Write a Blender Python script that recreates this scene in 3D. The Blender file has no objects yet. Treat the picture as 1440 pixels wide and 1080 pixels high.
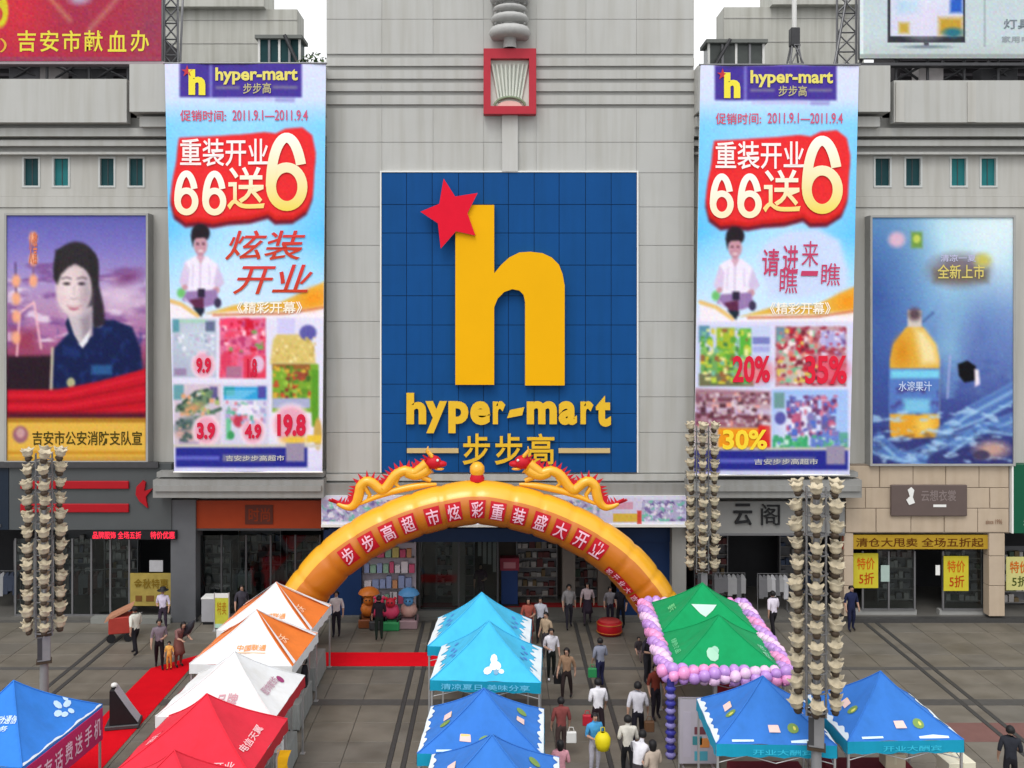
import bpy, bmesh, math, random
import numpy as np
from mathutils import Vector, Matrix, noise as mnoise
random.seed(7)
rng = np.random.default_rng(7)
R = math.radians
scene = bpy.context.scene
COL = scene.collection

# ------------------------------------------------------------------ camera, sky, sun, exposure
F, VX, VY, CH = 1300.0, 700.0, 448.0, 12.0
cam = bpy.data.cameras.new('camera')
cam.lens = 36 * F / 1440
cam.sensor_width = 36
cam.shift_x = (720 - VX) / 1440
cam.shift_y = -(540 - VY) / 1440
cam.clip_end = 2000
cam_ob = bpy.data.objects.new('camera', cam)
COL.objects.link(cam_ob)
cam_ob.location = (0, 0, CH)
cam_ob.rotation_euler = (R(90), 0, 0)
scene.camera = cam_ob

SUN_EL, SUN_ROT = R(55), R(200)
w = bpy.data.worlds.new('World')
scene.world = w
w.use_nodes = True
nt = w.node_tree
bg = nt.nodes['Background']
sky = nt.nodes.new('ShaderNodeTexSky')
sky.sky_type = 'NISHITA'
sky.sun_disc = False
sky.sun_elevation = SUN_EL
sky.sun_rotation = SUN_ROT
sky.air_density = 1.0
sky.dust_density = 6.0
sky.ozone_density = 1.0
hs = nt.nodes.new('ShaderNodeHueSaturation')      # an overcast sky: the same brightness, hardly any blue
hs.inputs['Saturation'].default_value = 0.12
nt.links.new(sky.outputs[0], hs.inputs['Color'])
ov = nt.nodes.new('ShaderNodeMix'); ov.data_type = 'RGBA'; ov.inputs[0].default_value = 0.7   # closed white cloud cover over the clear sky
ov.inputs[7].default_value = (8.6, 8.7, 8.8, 1)
nt.links.new(hs.outputs[0], ov.inputs[6])
nt.links.new(ov.outputs[2], bg.inputs['Color'])
bg.inputs['Strength'].default_value = 0.13
sun = bpy.data.lights.new('sun', 'SUN')
sun.energy = 0.7
sun.angle = R(25)
sun.color = (1.0, 0.97, 0.92)
sun_ob = bpy.data.objects.new('sun', sun)
COL.objects.link(sun_ob)
sun_ob.rotation_euler = (R(90) - SUN_EL, 0, R(180) - SUN_ROT)
sun_ob.location = (0, 0, 60)
scene.view_settings.view_transform = 'Standard'
scene.view_settings.look = 'None'
scene.view_settings.exposure = 0.42
scene.view_settings.gamma = 1
scene.view_settings.use_curve_mapping = False

# ------------------------------------------------------------------ helpers
def PX(px, Y): return (px - VX) * Y / F
def PZ(py, Y): return CH - (py - VY) * Y / F
def P(px, py, Y): return (PX(px, Y), Y, PZ(py, Y))
def lin(c):
    a = np.asarray(c, float) / 255.0
    return np.where(a <= 0.04045, a / 12.92, ((a + 0.055) / 1.055) ** 2.4)
def L3(r, g, b): return tuple(float(v) for v in lin((r, g, b)))

MATS = {}
def mat(name, color, rough=0.7, var=0.12, scale=3.0, bump=0.0, bscale=40.0, metal=0.0, emit=0.0, stain=0.0, spec=0.25, sheen=0.0, world=False):
    if name in MATS: return MATS[name]
    m = bpy.data.materials.new(name); m.use_nodes = True
    n, l = m.node_tree.nodes, m.node_tree.links
    b = n['Principled BSDF']
    b.inputs['Roughness'].default_value = rough
    b.inputs['Metallic'].default_value = metal
    b.inputs['Specular IOR Level'].default_value = spec
    if sheen: b.inputs['Sheen Weight'].default_value = sheen
    tc = n.new('ShaderNodeTexCoord')
    src = n.new('ShaderNodeNewGeometry').outputs['Position'] if world else tc.outputs['Object']
    nz = n.new('ShaderNodeTexNoise'); nz.inputs['Scale'].default_value = scale; nz.inputs['Detail'].default_value = 6
    l.new(src, nz.inputs['Vector'])
    mx = n.new('ShaderNodeMix'); mx.data_type = 'RGBA'
    c = np.array(color)
    mx.inputs[6].default_value = (*np.clip(c * (1 - var), 0, 1), 1)
    mx.inputs[7].default_value = (*np.clip(c * (1 + var), 0, 1), 1)
    l.new(nz.outputs['Fac'], mx.inputs[0])
    out = mx.outputs[2]
    if stain:
        mp = n.new('ShaderNodeMapping'); mp.inputs['Scale'].default_value = (.45, .8, 1) if world else (2.2, 2.2, 0.14)
        n2 = n.new('ShaderNodeTexNoise'); n2.inputs['Scale'].default_value = 1.5; n2.inputs['Detail'].default_value = 8
        l.new(src, mp.inputs['Vector']); l.new(mp.outputs[0], n2.inputs['Vector'])
        rp = n.new('ShaderNodeValToRGB')
        rp.color_ramp.elements[0].position = 0.42; rp.color_ramp.elements[1].position = 0.72
        rp.color_ramp.elements[0].color = (1, 1, 1, 1)
        k = 1 - stain
        rp.color_ramp.elements[1].color = (k, k * 0.985, k * 0.95, 1)
        l.new(n2.outputs['Fac'], rp.inputs[0])
        m2 = n.new('ShaderNodeMix'); m2.data_type = 'RGBA'; m2.blend_type = 'MULTIPLY'; m2.inputs[0].default_value = 1
        l.new(out, m2.inputs[6]); l.new(rp.outputs[0], m2.inputs[7])
        out = m2.outputs[2]
    l.new(out, b.inputs['Base Color'])
    if emit:
        l.new(out, b.inputs['Emission Color']); b.inputs['Emission Strength'].default_value = emit
    if bump:
        n3 = n.new('ShaderNodeTexNoise'); n3.inputs['Scale'].default_value = bscale; n3.inputs['Detail'].default_value = 4
        l.new(tc.outputs['Object'], n3.inputs['Vector'])
        bp = n.new('ShaderNodeBump'); bp.inputs['Strength'].default_value = bump; bp.inputs['Distance'].default_value = 0.03
        l.new(n3.outputs['Fac'], bp.inputs['Height']); l.new(bp.outputs[0], b.inputs['Normal'])
    MATS[name] = m
    return m

def print_mat(name='print', rough=0.45):
    if name in MATS: return MATS[name]
    m = bpy.data.materials.new(name); m.use_nodes = True
    n, l = m.node_tree.nodes, m.node_tree.links
    b = n['Principled BSDF']; b.inputs['Roughness'].default_value = rough; b.inputs['Specular IOR Level'].default_value = 0.12
    a = n.new('ShaderNodeVertexColor'); a.layer_name = 'Col'
    l.new(a.outputs[0], b.inputs['Base Color'])
    MATS[name] = m
    return m

def glass_mat(name, tint=(0.75, 0.8, 0.8), refl=0.12):
    if name in MATS: return MATS[name]
    m = bpy.data.materials.new(name); m.use_nodes = True
    n, l = m.node_tree.nodes, m.node_tree.links
    n.remove(n['Principled BSDF'])
    t = n.new('ShaderNodeBsdfTransparent'); t.inputs[0].default_value = (*tint, 1)
    g = n.new('ShaderNodeBsdfGlossy'); g.inputs['Roughness'].default_value = 0.04
    f = n.new('ShaderNodeFresnel'); f.inputs[0].default_value = 1.45
    mx = n.new('ShaderNodeMixShader')
    l.new(f.outputs[0], mx.inputs[0]); l.new(t.outputs[0], mx.inputs[1]); l.new(g.outputs[0], mx.inputs[2])
    l.new(mx.outputs[0], n['Material Output'].inputs[0])
    MATS[name] = m
    return m

ORG = {}
def origin(p):
    return ORG.get(p.name, Vector((0, 0, 0))) if p else Vector((0, 0, 0))

class MB:
    """collects faces; build() links them as ONE mesh object"""
    def __init__(s): s.v = []; s.f = []; s.m = []; s.sm = []
    def add(s, vs, fs, m=0, smooth=False):
        o = len(s.v); s.v += [tuple(v) for v in vs]
        for f in fs: s.f.append(tuple(i + o for i in f)); s.m.append(m); s.sm.append(smooth)
        return s
    def box(s, x0, x1, y0, y1, z0, z1, m=0):
        if x0 > x1: x0, x1 = x1, x0
        if y0 > y1: y0, y1 = y1, y0
        if z0 > z1: z0, z1 = z1, z0
        v = [(x0, y0, z0), (x1, y0, z0), (x1, y1, z0), (x0, y1, z0), (x0, y0, z1), (x1, y0, z1), (x1, y1, z1), (x0, y1, z1)]
        return s.add(v, [(0, 3, 2, 1), (4, 5, 6, 7), (0, 1, 5, 4), (1, 2, 6, 5), (2, 3, 7, 6), (3, 0, 4, 7)], m)
    def bbox(s, x0, x1, y0, y1, z0, z1, b=0.02, m=0):
        """box with chamfered edges"""
        bm = bmesh.new(); bmesh.ops.create_cube(bm, size=1)
        for v in bm.verts:
            v.co = Vector((x0 + (v.co.x + .5) * (x1 - x0), y0 + (v.co.y + .5) * (y1 - y0), z0 + (v.co.z + .5) * (z1 - z0)))
        bmesh.ops.bevel(bm, geom=bm.edges[:], offset=b, segments=1, affect='EDGES')
        bm.verts.index_update()
        s.add([v.co[:] for v in bm.verts], [[v.index for v in f.verts] for f in bm.faces], m); bm.free()
        return s
    def tube(s, path, r, n=6, m=0, cap=True, smooth=True):
        path = [Vector(p) for p in path]
        rs = r if hasattr(r, '__len__') else [r] * len(path)
        rings = []; up = None
        for i, p in enumerate(path):
            t = (path[min(i + 1, len(path) - 1)] - path[max(i - 1, 0)])
            if t.length < 1e-9: t = Vector((0, 0, 1))
            t.normalize()
            if up is None: up = Vector((0, 1, 0)) if abs(t.y) < 0.9 else Vector((1, 0, 0))
            a = t.cross(up); a.normalize(); b = a.cross(t); b.normalize(); up = b
            rings.append([p + (a * math.cos(2 * math.pi * k / n) + b * math.sin(2 * math.pi * k / n)) * rs[i] for k in range(n)])
        vs = [v for q in rings for v in q]
        fs = [(i * n + k, i * n + (k + 1) % n, (i + 1) * n + (k + 1) % n, (i + 1) * n + k) for i in range(len(path) - 1) for k in range(n)]
        s.add(vs, fs, m, smooth)
        if cap:
            s.add(rings[0], [tuple(range(n - 1, -1, -1))], m); s.add(rings[-1], [tuple(range(n))], m)
        return s
    def lathe(s, prof, c=(0, 0, 0), n=12, m=0, smooth=True):
        vs = []; c = Vector(c)
        for r, z in prof:
            for k in range(n): vs.append(c + Vector((r * math.cos(2 * math.pi * k / n), r * math.sin(2 * math.pi * k / n), z)))
        fs = [(i * n + k, i * n + (k + 1) % n, (i + 1) * n + (k + 1) % n, (i + 1) * n + k) for i in range(len(prof) - 1) for k in range(n)]
        return s.add(vs, fs, m, smooth)
    def ball(s, c, r, m=0, sub=1, sc=(1, 1, 1), smooth=True):
        bm = bmesh.new(); bmesh.ops.create_icosphere(bm, subdivisions=sub, radius=1)
        c = Vector(c)
        s.add([c + Vector((v.co.x * r * sc[0], v.co.y * r * sc[1], v.co.z * r * sc[2])) for v in bm.verts], [[v.index for v in f.verts] for f in bm.faces], m, smooth)
        bm.free(); return s
    def prism(s, pts, y0, y1, m=0):
        """polygon in (x,z), extruded along y (y0 = camera side)"""
        n = len(pts)
        vs = [(p[0], y0, p[1]) for p in pts] + [(p[0], y1, p[1]) for p in pts]
        fs = [tuple(range(n)), tuple(range(2 * n - 1, n - 1, -1))] + [(i, i + n, (i + 1) % n + n, (i + 1) % n) for i in range(n)]
        return s.add(vs, fs, m)
    def mesh(s, name, mats, off=Vector((0, 0, 0)), fix=False):
        me = bpy.data.meshes.new(name)
        me.from_pydata([(v[0] - off[0], v[1] - off[1], v[2] - off[2]) for v in s.v], [], s.f)
        for mm in (mats if isinstance(mats, (list, tuple)) else [mats]): me.materials.append(mm)
        me.polygons.foreach_set('material_index', s.m)
        me.polygons.foreach_set('use_smooth', s.sm)
        if fix:
            bm = bmesh.new(); bm.from_mesh(me); bmesh.ops.recalc_face_normals(bm, faces=bm.faces); bm.to_mesh(me); bm.free()
        me.update()
        return me
    def build(s, name, mats, parent=None, fix=False):
        return link(name, s.mesh(name, mats, origin(parent), fix), parent)

def link(name, me, parent=None):
    o = bpy.data.objects.new(name, me); COL.objects.link(o)
    if parent: o.parent = parent
    if parent: ORG[o.name] = origin(parent).copy()
    return o
def thing(name, label, cat, loc=(0, 0, 0), rz=0.0, group=None):
    o = bpy.data.objects.new(name, None); COL.objects.link(o)
    o.location = loc; o.rotation_euler = (0, 0, rz)
    o.empty_display_size = 0.2
    o['label'] = label; o['category'] = cat
    if group: o['group'] = group
    return o
def thingw(name, label, cat, loc, group=None):
    """a thing whose parts are given in world coordinates"""
    o = thing(name, label, cat, loc, 0, group); ORG[o.name] = Vector(loc); return o
def tag(o, label, cat, group=None):
    o['label'] = label; o['category'] = cat
    if group: o['group'] = group
    return o
def copy_tree(o, parent=None):
    c = o.copy(); COL.objects.link(c)
    if parent: c.parent = parent
    for ch in list(o.children): copy_tree(ch, c)
    return c

# ---- lettering
TXT = {}
def glyphs(body, off=0.0, ext=0.0, res=3):
    k = (body, off, ext, res)
    if k not in TXT:
        c = bpy.data.curves.new('text', 'FONT'); c.body = body; c.resolution_u = res; c.offset = off; c.extrude = ext
        o = bpy.data.objects.new('text', c); COL.objects.link(o)
        dg = bpy.context.evaluated_depsgraph_get()
        m = bpy.data.meshes.new_from_object(o.evaluated_get(dg))
        v = np.empty(len(m.vertices) * 3); m.vertices.foreach_get('co', v); v = v.reshape(-1, 3)
        f = [tuple(p.vertices) for p in m.polygons]
        bpy.data.objects.remove(o); bpy.data.curves.remove(c); bpy.data.meshes.remove(m)
        mn, mxx = v.min(0), v.max(0)
        v[:, 0] = (v[:, 0] - mn[0]) / max(mxx[0] - mn[0], 1e-6)
        v[:, 1] = (v[:, 1] - mn[1]) / max(mxx[1] - mn[1], 1e-6)
        v[:, 2] = (v[:, 2] / ext) if ext else 0
        TXT[k] = (v, f)
    return TXT[k]
def put_text(body, fn, color, parent, name='lettering', off=0.015, ext=0.0, m=None, shear=0.0, res=3):
    """fn(u, v, w) gives the world position; color one colour or (top, bottom), sRGB 0-255"""
    if any(ord(ch) > 0x2E80 for ch in body): off = min(off, .012) if not any(ch in '来阁瞧' for ch in body) else 0.0
    v, f = glyphs(body, off, ext, res)
    o0 = origin(parent)
    me = bpy.data.meshes.new(name)
    me.from_pydata([tuple(Vector(fn(a + shear * (b - .5), b, c)) - o0) for a, b, c in v], [], f)
    if m is None:
        at = me.color_attributes.new('Col', 'FLOAT_COLOR', 'POINT')
        ct, cb = (color if hasattr(color[0], '__len__') else (color, color))
        ct, cb = lin(ct), lin(cb)
        t = v[:, 1:2]
        arr = np.ones((len(v), 4)); arr[:, :3] = cb * (1 - t) + ct * t
        at.data.foreach_set('color', arr.ravel())
        m = print_mat()
    me.materials.append(m); me.update()
    return link(name, me, parent)
def boxfn(x0, y0, x1, y1, Y, wave=None, dy=0.0, depth=0.0):
    def fn(u, v, c):
        px, py = x0 + u * (x1 - x0), y1 - v * (y1 - y0)
        yy = Y + (wave(px, py) if wave else 0)
        q = P(px, py, Y)
        return (q[0], yy - dy - depth * c, q[2])
    return fn

# ---- prints painted on a fine grid of coloured points (flat print on a poster)
class Print:
    """x(u, v), y in photo pixels of the poster's own face; colours are its ink"""
    def __init__(s, corners, step=1.4):
        (s.tl, s.tr, s.br, s.bl) = [np.array(c, float) for c in corners]
        wpx = max(abs(s.tr[0] - s.tl[0]), abs(s.br[0] - s.bl[0])); hpx = abs(s.bl[1] - s.tl[1])
        s.nx, s.ny = int(wpx / step) + 1, int(hpx / step) + 1
        u, v = np.meshgrid(np.linspace(0, 1, s.nx), np.linspace(0, 1, s.ny))
        s.u, s.v = u, v
        p = (s.tl * (1 - u[..., None]) + s.tr * u[..., None]) * (1 - v[..., None]) + (s.bl * (1 - u[..., None]) + s.br * u[..., None]) * v[..., None]
        s.x, s.y = p[..., 0], p[..., 1]
        s.c = np.ones((s.ny, s.nx, 3)) * 255
    def mixin(s, a, col):
        col = np.asarray(col, float)
        a = np.clip(a, 0, 1)[..., None]
        s.c = s.c * (1 - a) + col * a
    def vgrad(s, stops):
        ys = [q[0] for q in stops]; cs = np.array([q[1] for q in stops], float)
        for k in range(3): s.c[..., k] = np.interp(s.y, ys, cs[:, k])
    def rect(s, x0, y0, x1, y1, col, a=1, soft=.8):
        d = np.maximum(np.maximum(x0 - s.x, s.x - x1), np.maximum(y0 - s.y, s.y - y1))
        s.mixin(a * (0.5 - d / (2 * soft)), col)
    def ell(s, cx, cy, rx, ry, col, a=1, soft=.15, rot=0):
        c, q = math.cos(R(rot)), math.sin(R(rot))
        dx, dy = s.x - cx, s.y - cy
        d = np.sqrt(((dx * c + dy * q) / rx) ** 2 + ((-dx * q + dy * c) / ry) ** 2)
        s.mixin(a * (1 - (d - 1 + soft) / (2 * soft)), col)
    def poly(s, pts, col, a=1, soft=1.0):
        ins = np.zeros(s.x.shape, bool); dist = np.full(s.x.shape, 1e9)
        n = len(pts)
        for i in range(n):
            (xa, ya), (xb, yb) = pts[i], pts[(i + 1) % n]
            if ya != yb:
                t = ((ya > s.y) != (yb > s.y)) & (s.x < (xb - xa) * (s.y - ya) / (yb - ya) + xa)
                ins ^= t
            dx, dy = xb - xa, yb - ya
            tt = np.clip(((s.x - xa) * dx + (s.y - ya) * dy) / (dx * dx + dy * dy + 1e-9), 0, 1)
            dist = np.minimum(dist, np.hypot(s.x - xa - tt * dx, s.y - ya - tt * dy))
        d = np.where(ins, -dist, dist)
        s.mixin(a * (0.5 - d / (2 * soft)), col)
    def line(s, pts, wd, col, a=1, soft=.8):
        dist = np.full(s.x.shape, 1e9)
        for (xa, ya), (xb, yb) in zip(pts, pts[1:]):
            dx, dy = xb - xa, yb - ya
            tt = np.clip(((s.x - xa) * dx + (s.y - ya) * dy) / (dx * dx + dy * dy + 1e-9), 0, 1)
            dist = np.minimum(dist, np.hypot(s.x - xa - tt * dx, s.y - ya - tt * dy))
        s.mixin(a * (0.5 - (dist - wd / 2) / (2 * soft)), col)
    def noise(s, amp, cell=3, box=None, seed=0):
        g = np.random.default_rng(seed)
        h, wd = s.ny // cell + 2, s.nx // cell + 2
        n = g.normal(0, 1, (h, wd, 3)).repeat(cell, 0).repeat(cell, 1)[:s.ny, :s.nx]
        a = np.ones(s.x.shape)
        if box: a = ((s.x > box[0]) & (s.x < box[2]) & (s.y > box[1]) & (s.y < box[3])).astype(float)
        s.c = np.clip(s.c + n * amp * a[..., None], 0, 255)
    def clouds(s, col, lo, hi, sc=(40, 14), a=1, box=None, seed=0.0):
        f = np.vectorize(lambda x, y: mnoise.fractal(Vector((x / sc[0], y / sc[1], seed)), 1.0, 2.0, 4))(s.x, s.y)
        al = np.clip((f - lo) / (hi - lo), 0, 1) * a
        if box: al = al * ((s.x > box[0]) & (s.x < box[2]) & (s.y > box[1]) & (s.y < box[3]))
        s.mixin(al, col)
    def blur(s, k=1, n=1):
        for _ in range(n):
            q = np.pad(s.c, ((k, k), (k, k), (0, 0)), mode='edge')
            s.c = sum(q[i:i + s.ny, j:j + s.nx] for i in range(2 * k + 1) for j in range(2 * k + 1)) / (2 * k + 1) ** 2
    def build(s, Y, parent, name='print', wave=None, dy=0.012, thick=0.0):
        o0 = origin(parent)
        co = np.empty((s.ny, s.nx, 3))
        co[..., 0] = (s.x - VX) * Y / F - o0[0]
        co[..., 1] = Y - dy - o0[1] + (wave(s.x, s.y) if wave else 0)
        co[..., 2] = CH - (s.y - VY) * Y / F - o0[2]
        me = bpy.data.meshes.new(name)
        i = np.arange(s.ny * s.nx).reshape(s.ny, s.nx)
        q = np.stack([i[:-1, :-1], i[1:, :-1], i[1:, 1:], i[:-1, 1:]], -1).reshape(-1, 4)
        me.vertices.add(s.ny * s.nx); me.vertices.foreach_set('co', co.ravel())
        me.loops.add(q.size); me.loops.foreach_set('vertex_index', q.ravel().astype(np.int32))
        me.polygons.add(len(q)); me.polygons.foreach_set('loop_start', np.arange(0, q.size, 4, dtype=np.int32))
        me.update(calc_edges=True)
        me.polygons.foreach_set('use_smooth', [True] * len(q))
        at = me.color_attributes.new('Col', 'FLOAT_COLOR', 'POINT')
        arr = np.ones((s.ny, s.nx, 4)); arr[..., :3] = lin(np.clip(s.c, 0, 255))
        at.data.foreach_set('color', arr.ravel())
        me.materials.append(print_mat())
        me.validate(); me.update()
        return link(name, me, parent)

# ------------------------------------------------------------------ materials
CONC = mat('pale_cladding', (0.44, 0.442, 0.425), 0.65, 0.06, 0.8, 0.05, 30, stain=0.12)
CONC2 = mat('pale_render', (0.45, 0.445, 0.42), 0.8, 0.06, 0.6, 0.06, 25, stain=0.14)
LEDGE = mat('ledge_metal', (0.27, 0.27, 0.262), 0.6, 0.06, 1.0, stain=0.12)
GAP = mat('joint_dark', (0.37, 0.37, 0.355), 0.9, 0.1)
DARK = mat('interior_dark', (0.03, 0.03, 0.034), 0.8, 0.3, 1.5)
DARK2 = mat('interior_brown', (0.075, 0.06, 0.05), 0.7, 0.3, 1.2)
IFLOOR = mat('interior_floor', (0.12, 0.115, 0.105), 0.35, 0.2, 2)
STEEL = mat('grey_steel', (0.2, 0.2, 0.21), 0.4, 0.1, 5, metal=0.6)
DSTEEL = mat('dark_steel', (0.07, 0.07, 0.075), 0.5, 0.2, 5, metal=0.4)
WHITE = mat('white_paint', (0.75, 0.75, 0.73), 0.5, 0.04, 4)
BLACK = mat('black_plastic', (0.012, 0.012, 0.014), 0.5, 0.2, 8)
GLASS = glass_mat('shop_glass', (0.72, 0.77, 0.77))
TEAL = mat('teal_glass', (0.012, 0.15, 0.16), 0.5, 0.3, 1.5, spec=0.2)
TEAL2 = mat('dark_teal_glass', (0.006, 0.048, 0.055), 0.5, 0.4, 1.5, spec=0.2)
SLAB = [mat('stone_slab_%s' % n, c, 0.5, 0.22, 1.3, 0.15, 18, stain=0.3, spec=.35, world=True) for n, c in
        (('warm', (0.158, 0.142, 0.116)), ('grey', (0.15, 0.138, 0.118)), ('pale', (0.166, 0.149, 0.123)))]
GRANITE = mat('dark_granite', (0.052, 0.051, 0.05), 0.5, 0.25, 9)
MORTAR = mat('mortar', (0.085, 0.08, 0.072), 0.9, 0.2, 3)

YW, YT, YP, YL, YB = 36.9, 36.4, 36.0, 35.65, 52.0    # wall, tower, parapet, ledge, rear of the building

# ------------------------------------------------------------------ ground
g = MB().add([(-400, -60, -.03), (400, -60, -.03), (400, 600, -.03), (-400, 600, -.03)], [(0, 1, 2, 3)]).build('ground', MORTAR)
g['kind'] = 'structure'
def sheet(z): return z
# slabs laid between the dark granite strips
xs_strips = [(-14.75, -14.6), (-14.3, -14.15), (-3.0, -2.87), (-2.6, -2.47), (2.98, 3.11), (3.42, 3.55), (14.42, 14.57), (14.88, 15.03)]
ys_bands = [(28.7, 29.15), (31.6, 31.85), (36.5, 36.75)]
def segs(lo, hi, cuts, size):
    out = []; a = lo
    for c0, c1 in sorted(cuts) + [(hi, hi)]:
        if c0 - a > 0.05:
            n = max(1, round((c0 - a) / size)); d = (c0 - a) / n
            out += [(a + k * d, a + (k + 1) * d) for k in range(n)]
        a = c1
    return out
sx = segs(-22.5, 22.5, xs_strips, 1.25)
sy = segs(22.5, 36.5, ys_bands, 1.2)
cells = []
for (a, b) in sx:
    for (c, d) in sy:
        cells.append((a, b, c, d))
def in_view(c):
    Y = (c[2] + c[3]) / 2; s_ = F / Y; X = (c[0] + c[1]) / 2
    px, py = VX + X * s_, VY + CH * s_
    return -20 < px < 1460 and py < 1095
vis = [c for c in cells if in_view(c)]
red_zone = lambda c: c[0] > 13.2 and 25.6 < (c[2] + c[3]) / 2 < 27.8
REDST = mat('red_brown_stone', (0.17, 0.085, 0.075), 0.6, 0.18, 3, 0.1, 15)
vis.sort(key=lambda c: c[2])
shared = {}
rest = MB()
def slab_mesh(sxw, syw, k):
    key = (round(sxw, 2), round(syw, 2), k)
    if key not in shared:
        shared[key] = MB().bbox(-sxw / 2 + .008, sxw / 2 - .008, -syw / 2 + .008, syw / 2 - .008, -.05, 0, .006).mesh('slab', REDST if k == 3 else SLAB[k])
    return shared[key]
count = 0
for c in cells:
    k = 3 if red_zone(c) else random.choice((0, 0, 1, 2))
    if c in vis and count < 290:
        o = bpy.data.objects.new('paving_slab', slab_mesh(c[1] - c[0], c[3] - c[2], k)); COL.objects.link(o)
        o.parent = g; o.location = ((c[0] + c[1]) / 2, (c[2] + c[3]) / 2, random.uniform(-.004, 0.0)); count += 1
    else:
        rest.bbox(c[0] + .008, c[1] - .008, c[2] + .008, c[3] - .008, -.05, -.002, .006, k)
ro = rest.build('paving_slabs', SLAB + [REDST], g); ro['kind'] = 'stuff'
for a, b in xs_strips:
    MB().box(a + .006, b - .006, 22.5, 36.5, -.04, .002).build('granite_strip', GRANITE, g)
for a, b in ys_bands:
    m_ = MB(); cur = -22.5
    for c0, c1 in xs_strips + [(22.5, 22.5)]:
        m_.box(cur + .006, c0 - .006, a + .006, b - .006, -.04, .001); cur = c1
    m_.build('granite_band', mat('mid_granite', (0.075, 0.072, 0.068), 0.5, 0.25, 6) if a < 30 else mat('grey_granite', (0.088, 0.085, 0.08), 0.5, 0.2, 6), g)
mm = MB()
for c in [(-400, -22.5, 5, 60), (22.5, 400, 5, 60), (-22.5, 22.5, 5, 22.5)]:
    mm.box(c[0], c[1], c[2], c[3], -.029, -.006)
far = mm.build('outer_paving', SLAB[1]); far['kind'] = 'structure'
# red carpet: an aisle towards the street with a cross arm under the arch
RED = mat('red_carpet', (0.62, 0.006, 0.014), 1.0, 0.1, 2.5, 0.2, 60, spec=.05)
cp = [(-11.9, 18.5), (-10.55, 18.5), (-10.55, 31.9), (-1.9, 31.9), (-1.9, 33.2), (-10.4, 33.2), (-11.9, 31.7)]
mc = MB(); n = len(cp)
mc.add([(x, y, .014) for x, y in cp] + [(x, y, .003) for x, y in cp],
       [(0, 1, 2, 6), (6, 2, 5), (2, 3, 4, 5)] + [(i, i + n, (i + 1) % n + n, (i + 1) % n) for i in range(n)])
tag(mc.build('red_carpet', RED), 'bright red carpet path on the plaza with a cross arm under the arch', 'carpet')

# ------------------------------------------------------------------ the shopping centre
bld = thingw('shopping_centre', 'pale grey department store with a tall central tower and two lower wings', 'building', (0, YW, 0))
def xw(px): return PX(px, YW)
def zw(py): return PZ(py, YW)
GFTOP = zw(745)
XL, XR = -30.0, 30.0
xtl, xtr = PX(459, YT), PX(976, YT)
def wing(x0, x1, wins, sgn):
    """wall with window openings from the ground floor up to the cornice"""
    zc = zw(216); zb = GFTOP
    z0, z1 = zw(262), zw(222)
    m = MB()
    m.box(x0, x1, YW, YW + .35, zb, zw(292))
    m.box(x0, x1, YW - .05, YW + .35, zw(292) + .012, zw(276) - .012)     # string course
    m.box(x0, x1, YW, YW + .35, zw(276), z0)
    cur = x0
    for a, b, teal in wins:
        m.box(cur, xw(a), YW, YW + .35, z0, z1); cur = xw(b)
    m.box(cur, x1, YW, YW + .35, z0, z1)
    m.box(x0, x1, YW, YW + .35, z1, zc)
    m.build('wing_wall', CONC2, bld)
    for a, b, teal in wins:
        xa, xb = xw(a), xw(b)
        f = MB(); t = .025
        f.box(xa - .05, xa + t, YW - .03, YW + .2, z0 - .05, z1 + .05); f.box(xb - t, xb + .05, YW - .03, YW + .2, z0 - .05, z1 + .05)
        f.box(xa + t, xb - t, YW - .03, YW + .2, z0 - .05, z0 + t); f.box(xa + t, xb - t, YW - .03, YW + .2, z1 - t, z1 + .05)
        fo = f.build('window', mat('window_frame', (.5, .52, .51), .5, .05), bld)
        MB().box(xa + t, (xa + xb) / 2 - .012, YW + .1, YW + .13, z0 + t, z1 - t).build('pane', teal, fo)
        MB().box((xa + xb) / 2 + .012, xb - t, YW + .1, YW + .13, z0 + t, z1 - t).build('pane', teal, fo)
        MB().box((xa + xb) / 2 - .012, (xa + xb) / 2 + .012, YW + .08, YW + .15, z0 + t, z1 - t).build('mullion', DSTEEL, fo)
wing(XL, xtl, [(33, 55, TEAL2), (75, 97, TEAL), (140, 161, TEAL2), (181, 202, TEAL2)], -1)
wing(xtr, XR, [(1230, 1252, TEAL2), (1273, 1295, TEAL2), (1337, 1359, TEAL), (1379, 1401, TEAL)], 1)
# cornice: stepped bands overhanging each other, parapet above
def bands(x0, x1, name='cornice_band'):
    for (pt, pb, Y) in ((180, 191.5, 36.35), (197, 205, 36.5)):
        MB().box(x0, x1, Y, YW + .35, PZ(pb, Y), PZ(pt, Y)).build(name, CONC, bld)
    MB().box(x0, x1, 36.9 - .3, YW + .35, PZ(217, 36.6), PZ(213.5, 36.6)).build(name, CONC, bld)
    MB().box(x0, x1, YW - .02, YW + .34, zw(215), zw(166)).build('cornice_backing', GAP, bld)
bands(XL, xtl); bands(xtr, XR)
zpar = PZ(172, YP)
MB().box(XL, PX(178, YP), YP, YP + .4, zpar, PZ(111, YP)).build('parapet', CONC, bld)
MB().box(PX(1257, YP), XR, YP, YP + .4, zpar, PZ(113, YP)).build('parapet', CONC, bld)
for px in (1257, 1358):                                                       # downpipe-like ribs on the right parapet
    MB().box(PX(px + 2, YP), PX(px + 14, YP), YP - .06, YP + .02, zpar, PZ(116, YP)).build('parapet_rib', CONC2, bld)
YQ = 35.7                                                                     # raised piers next to the tower
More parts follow.
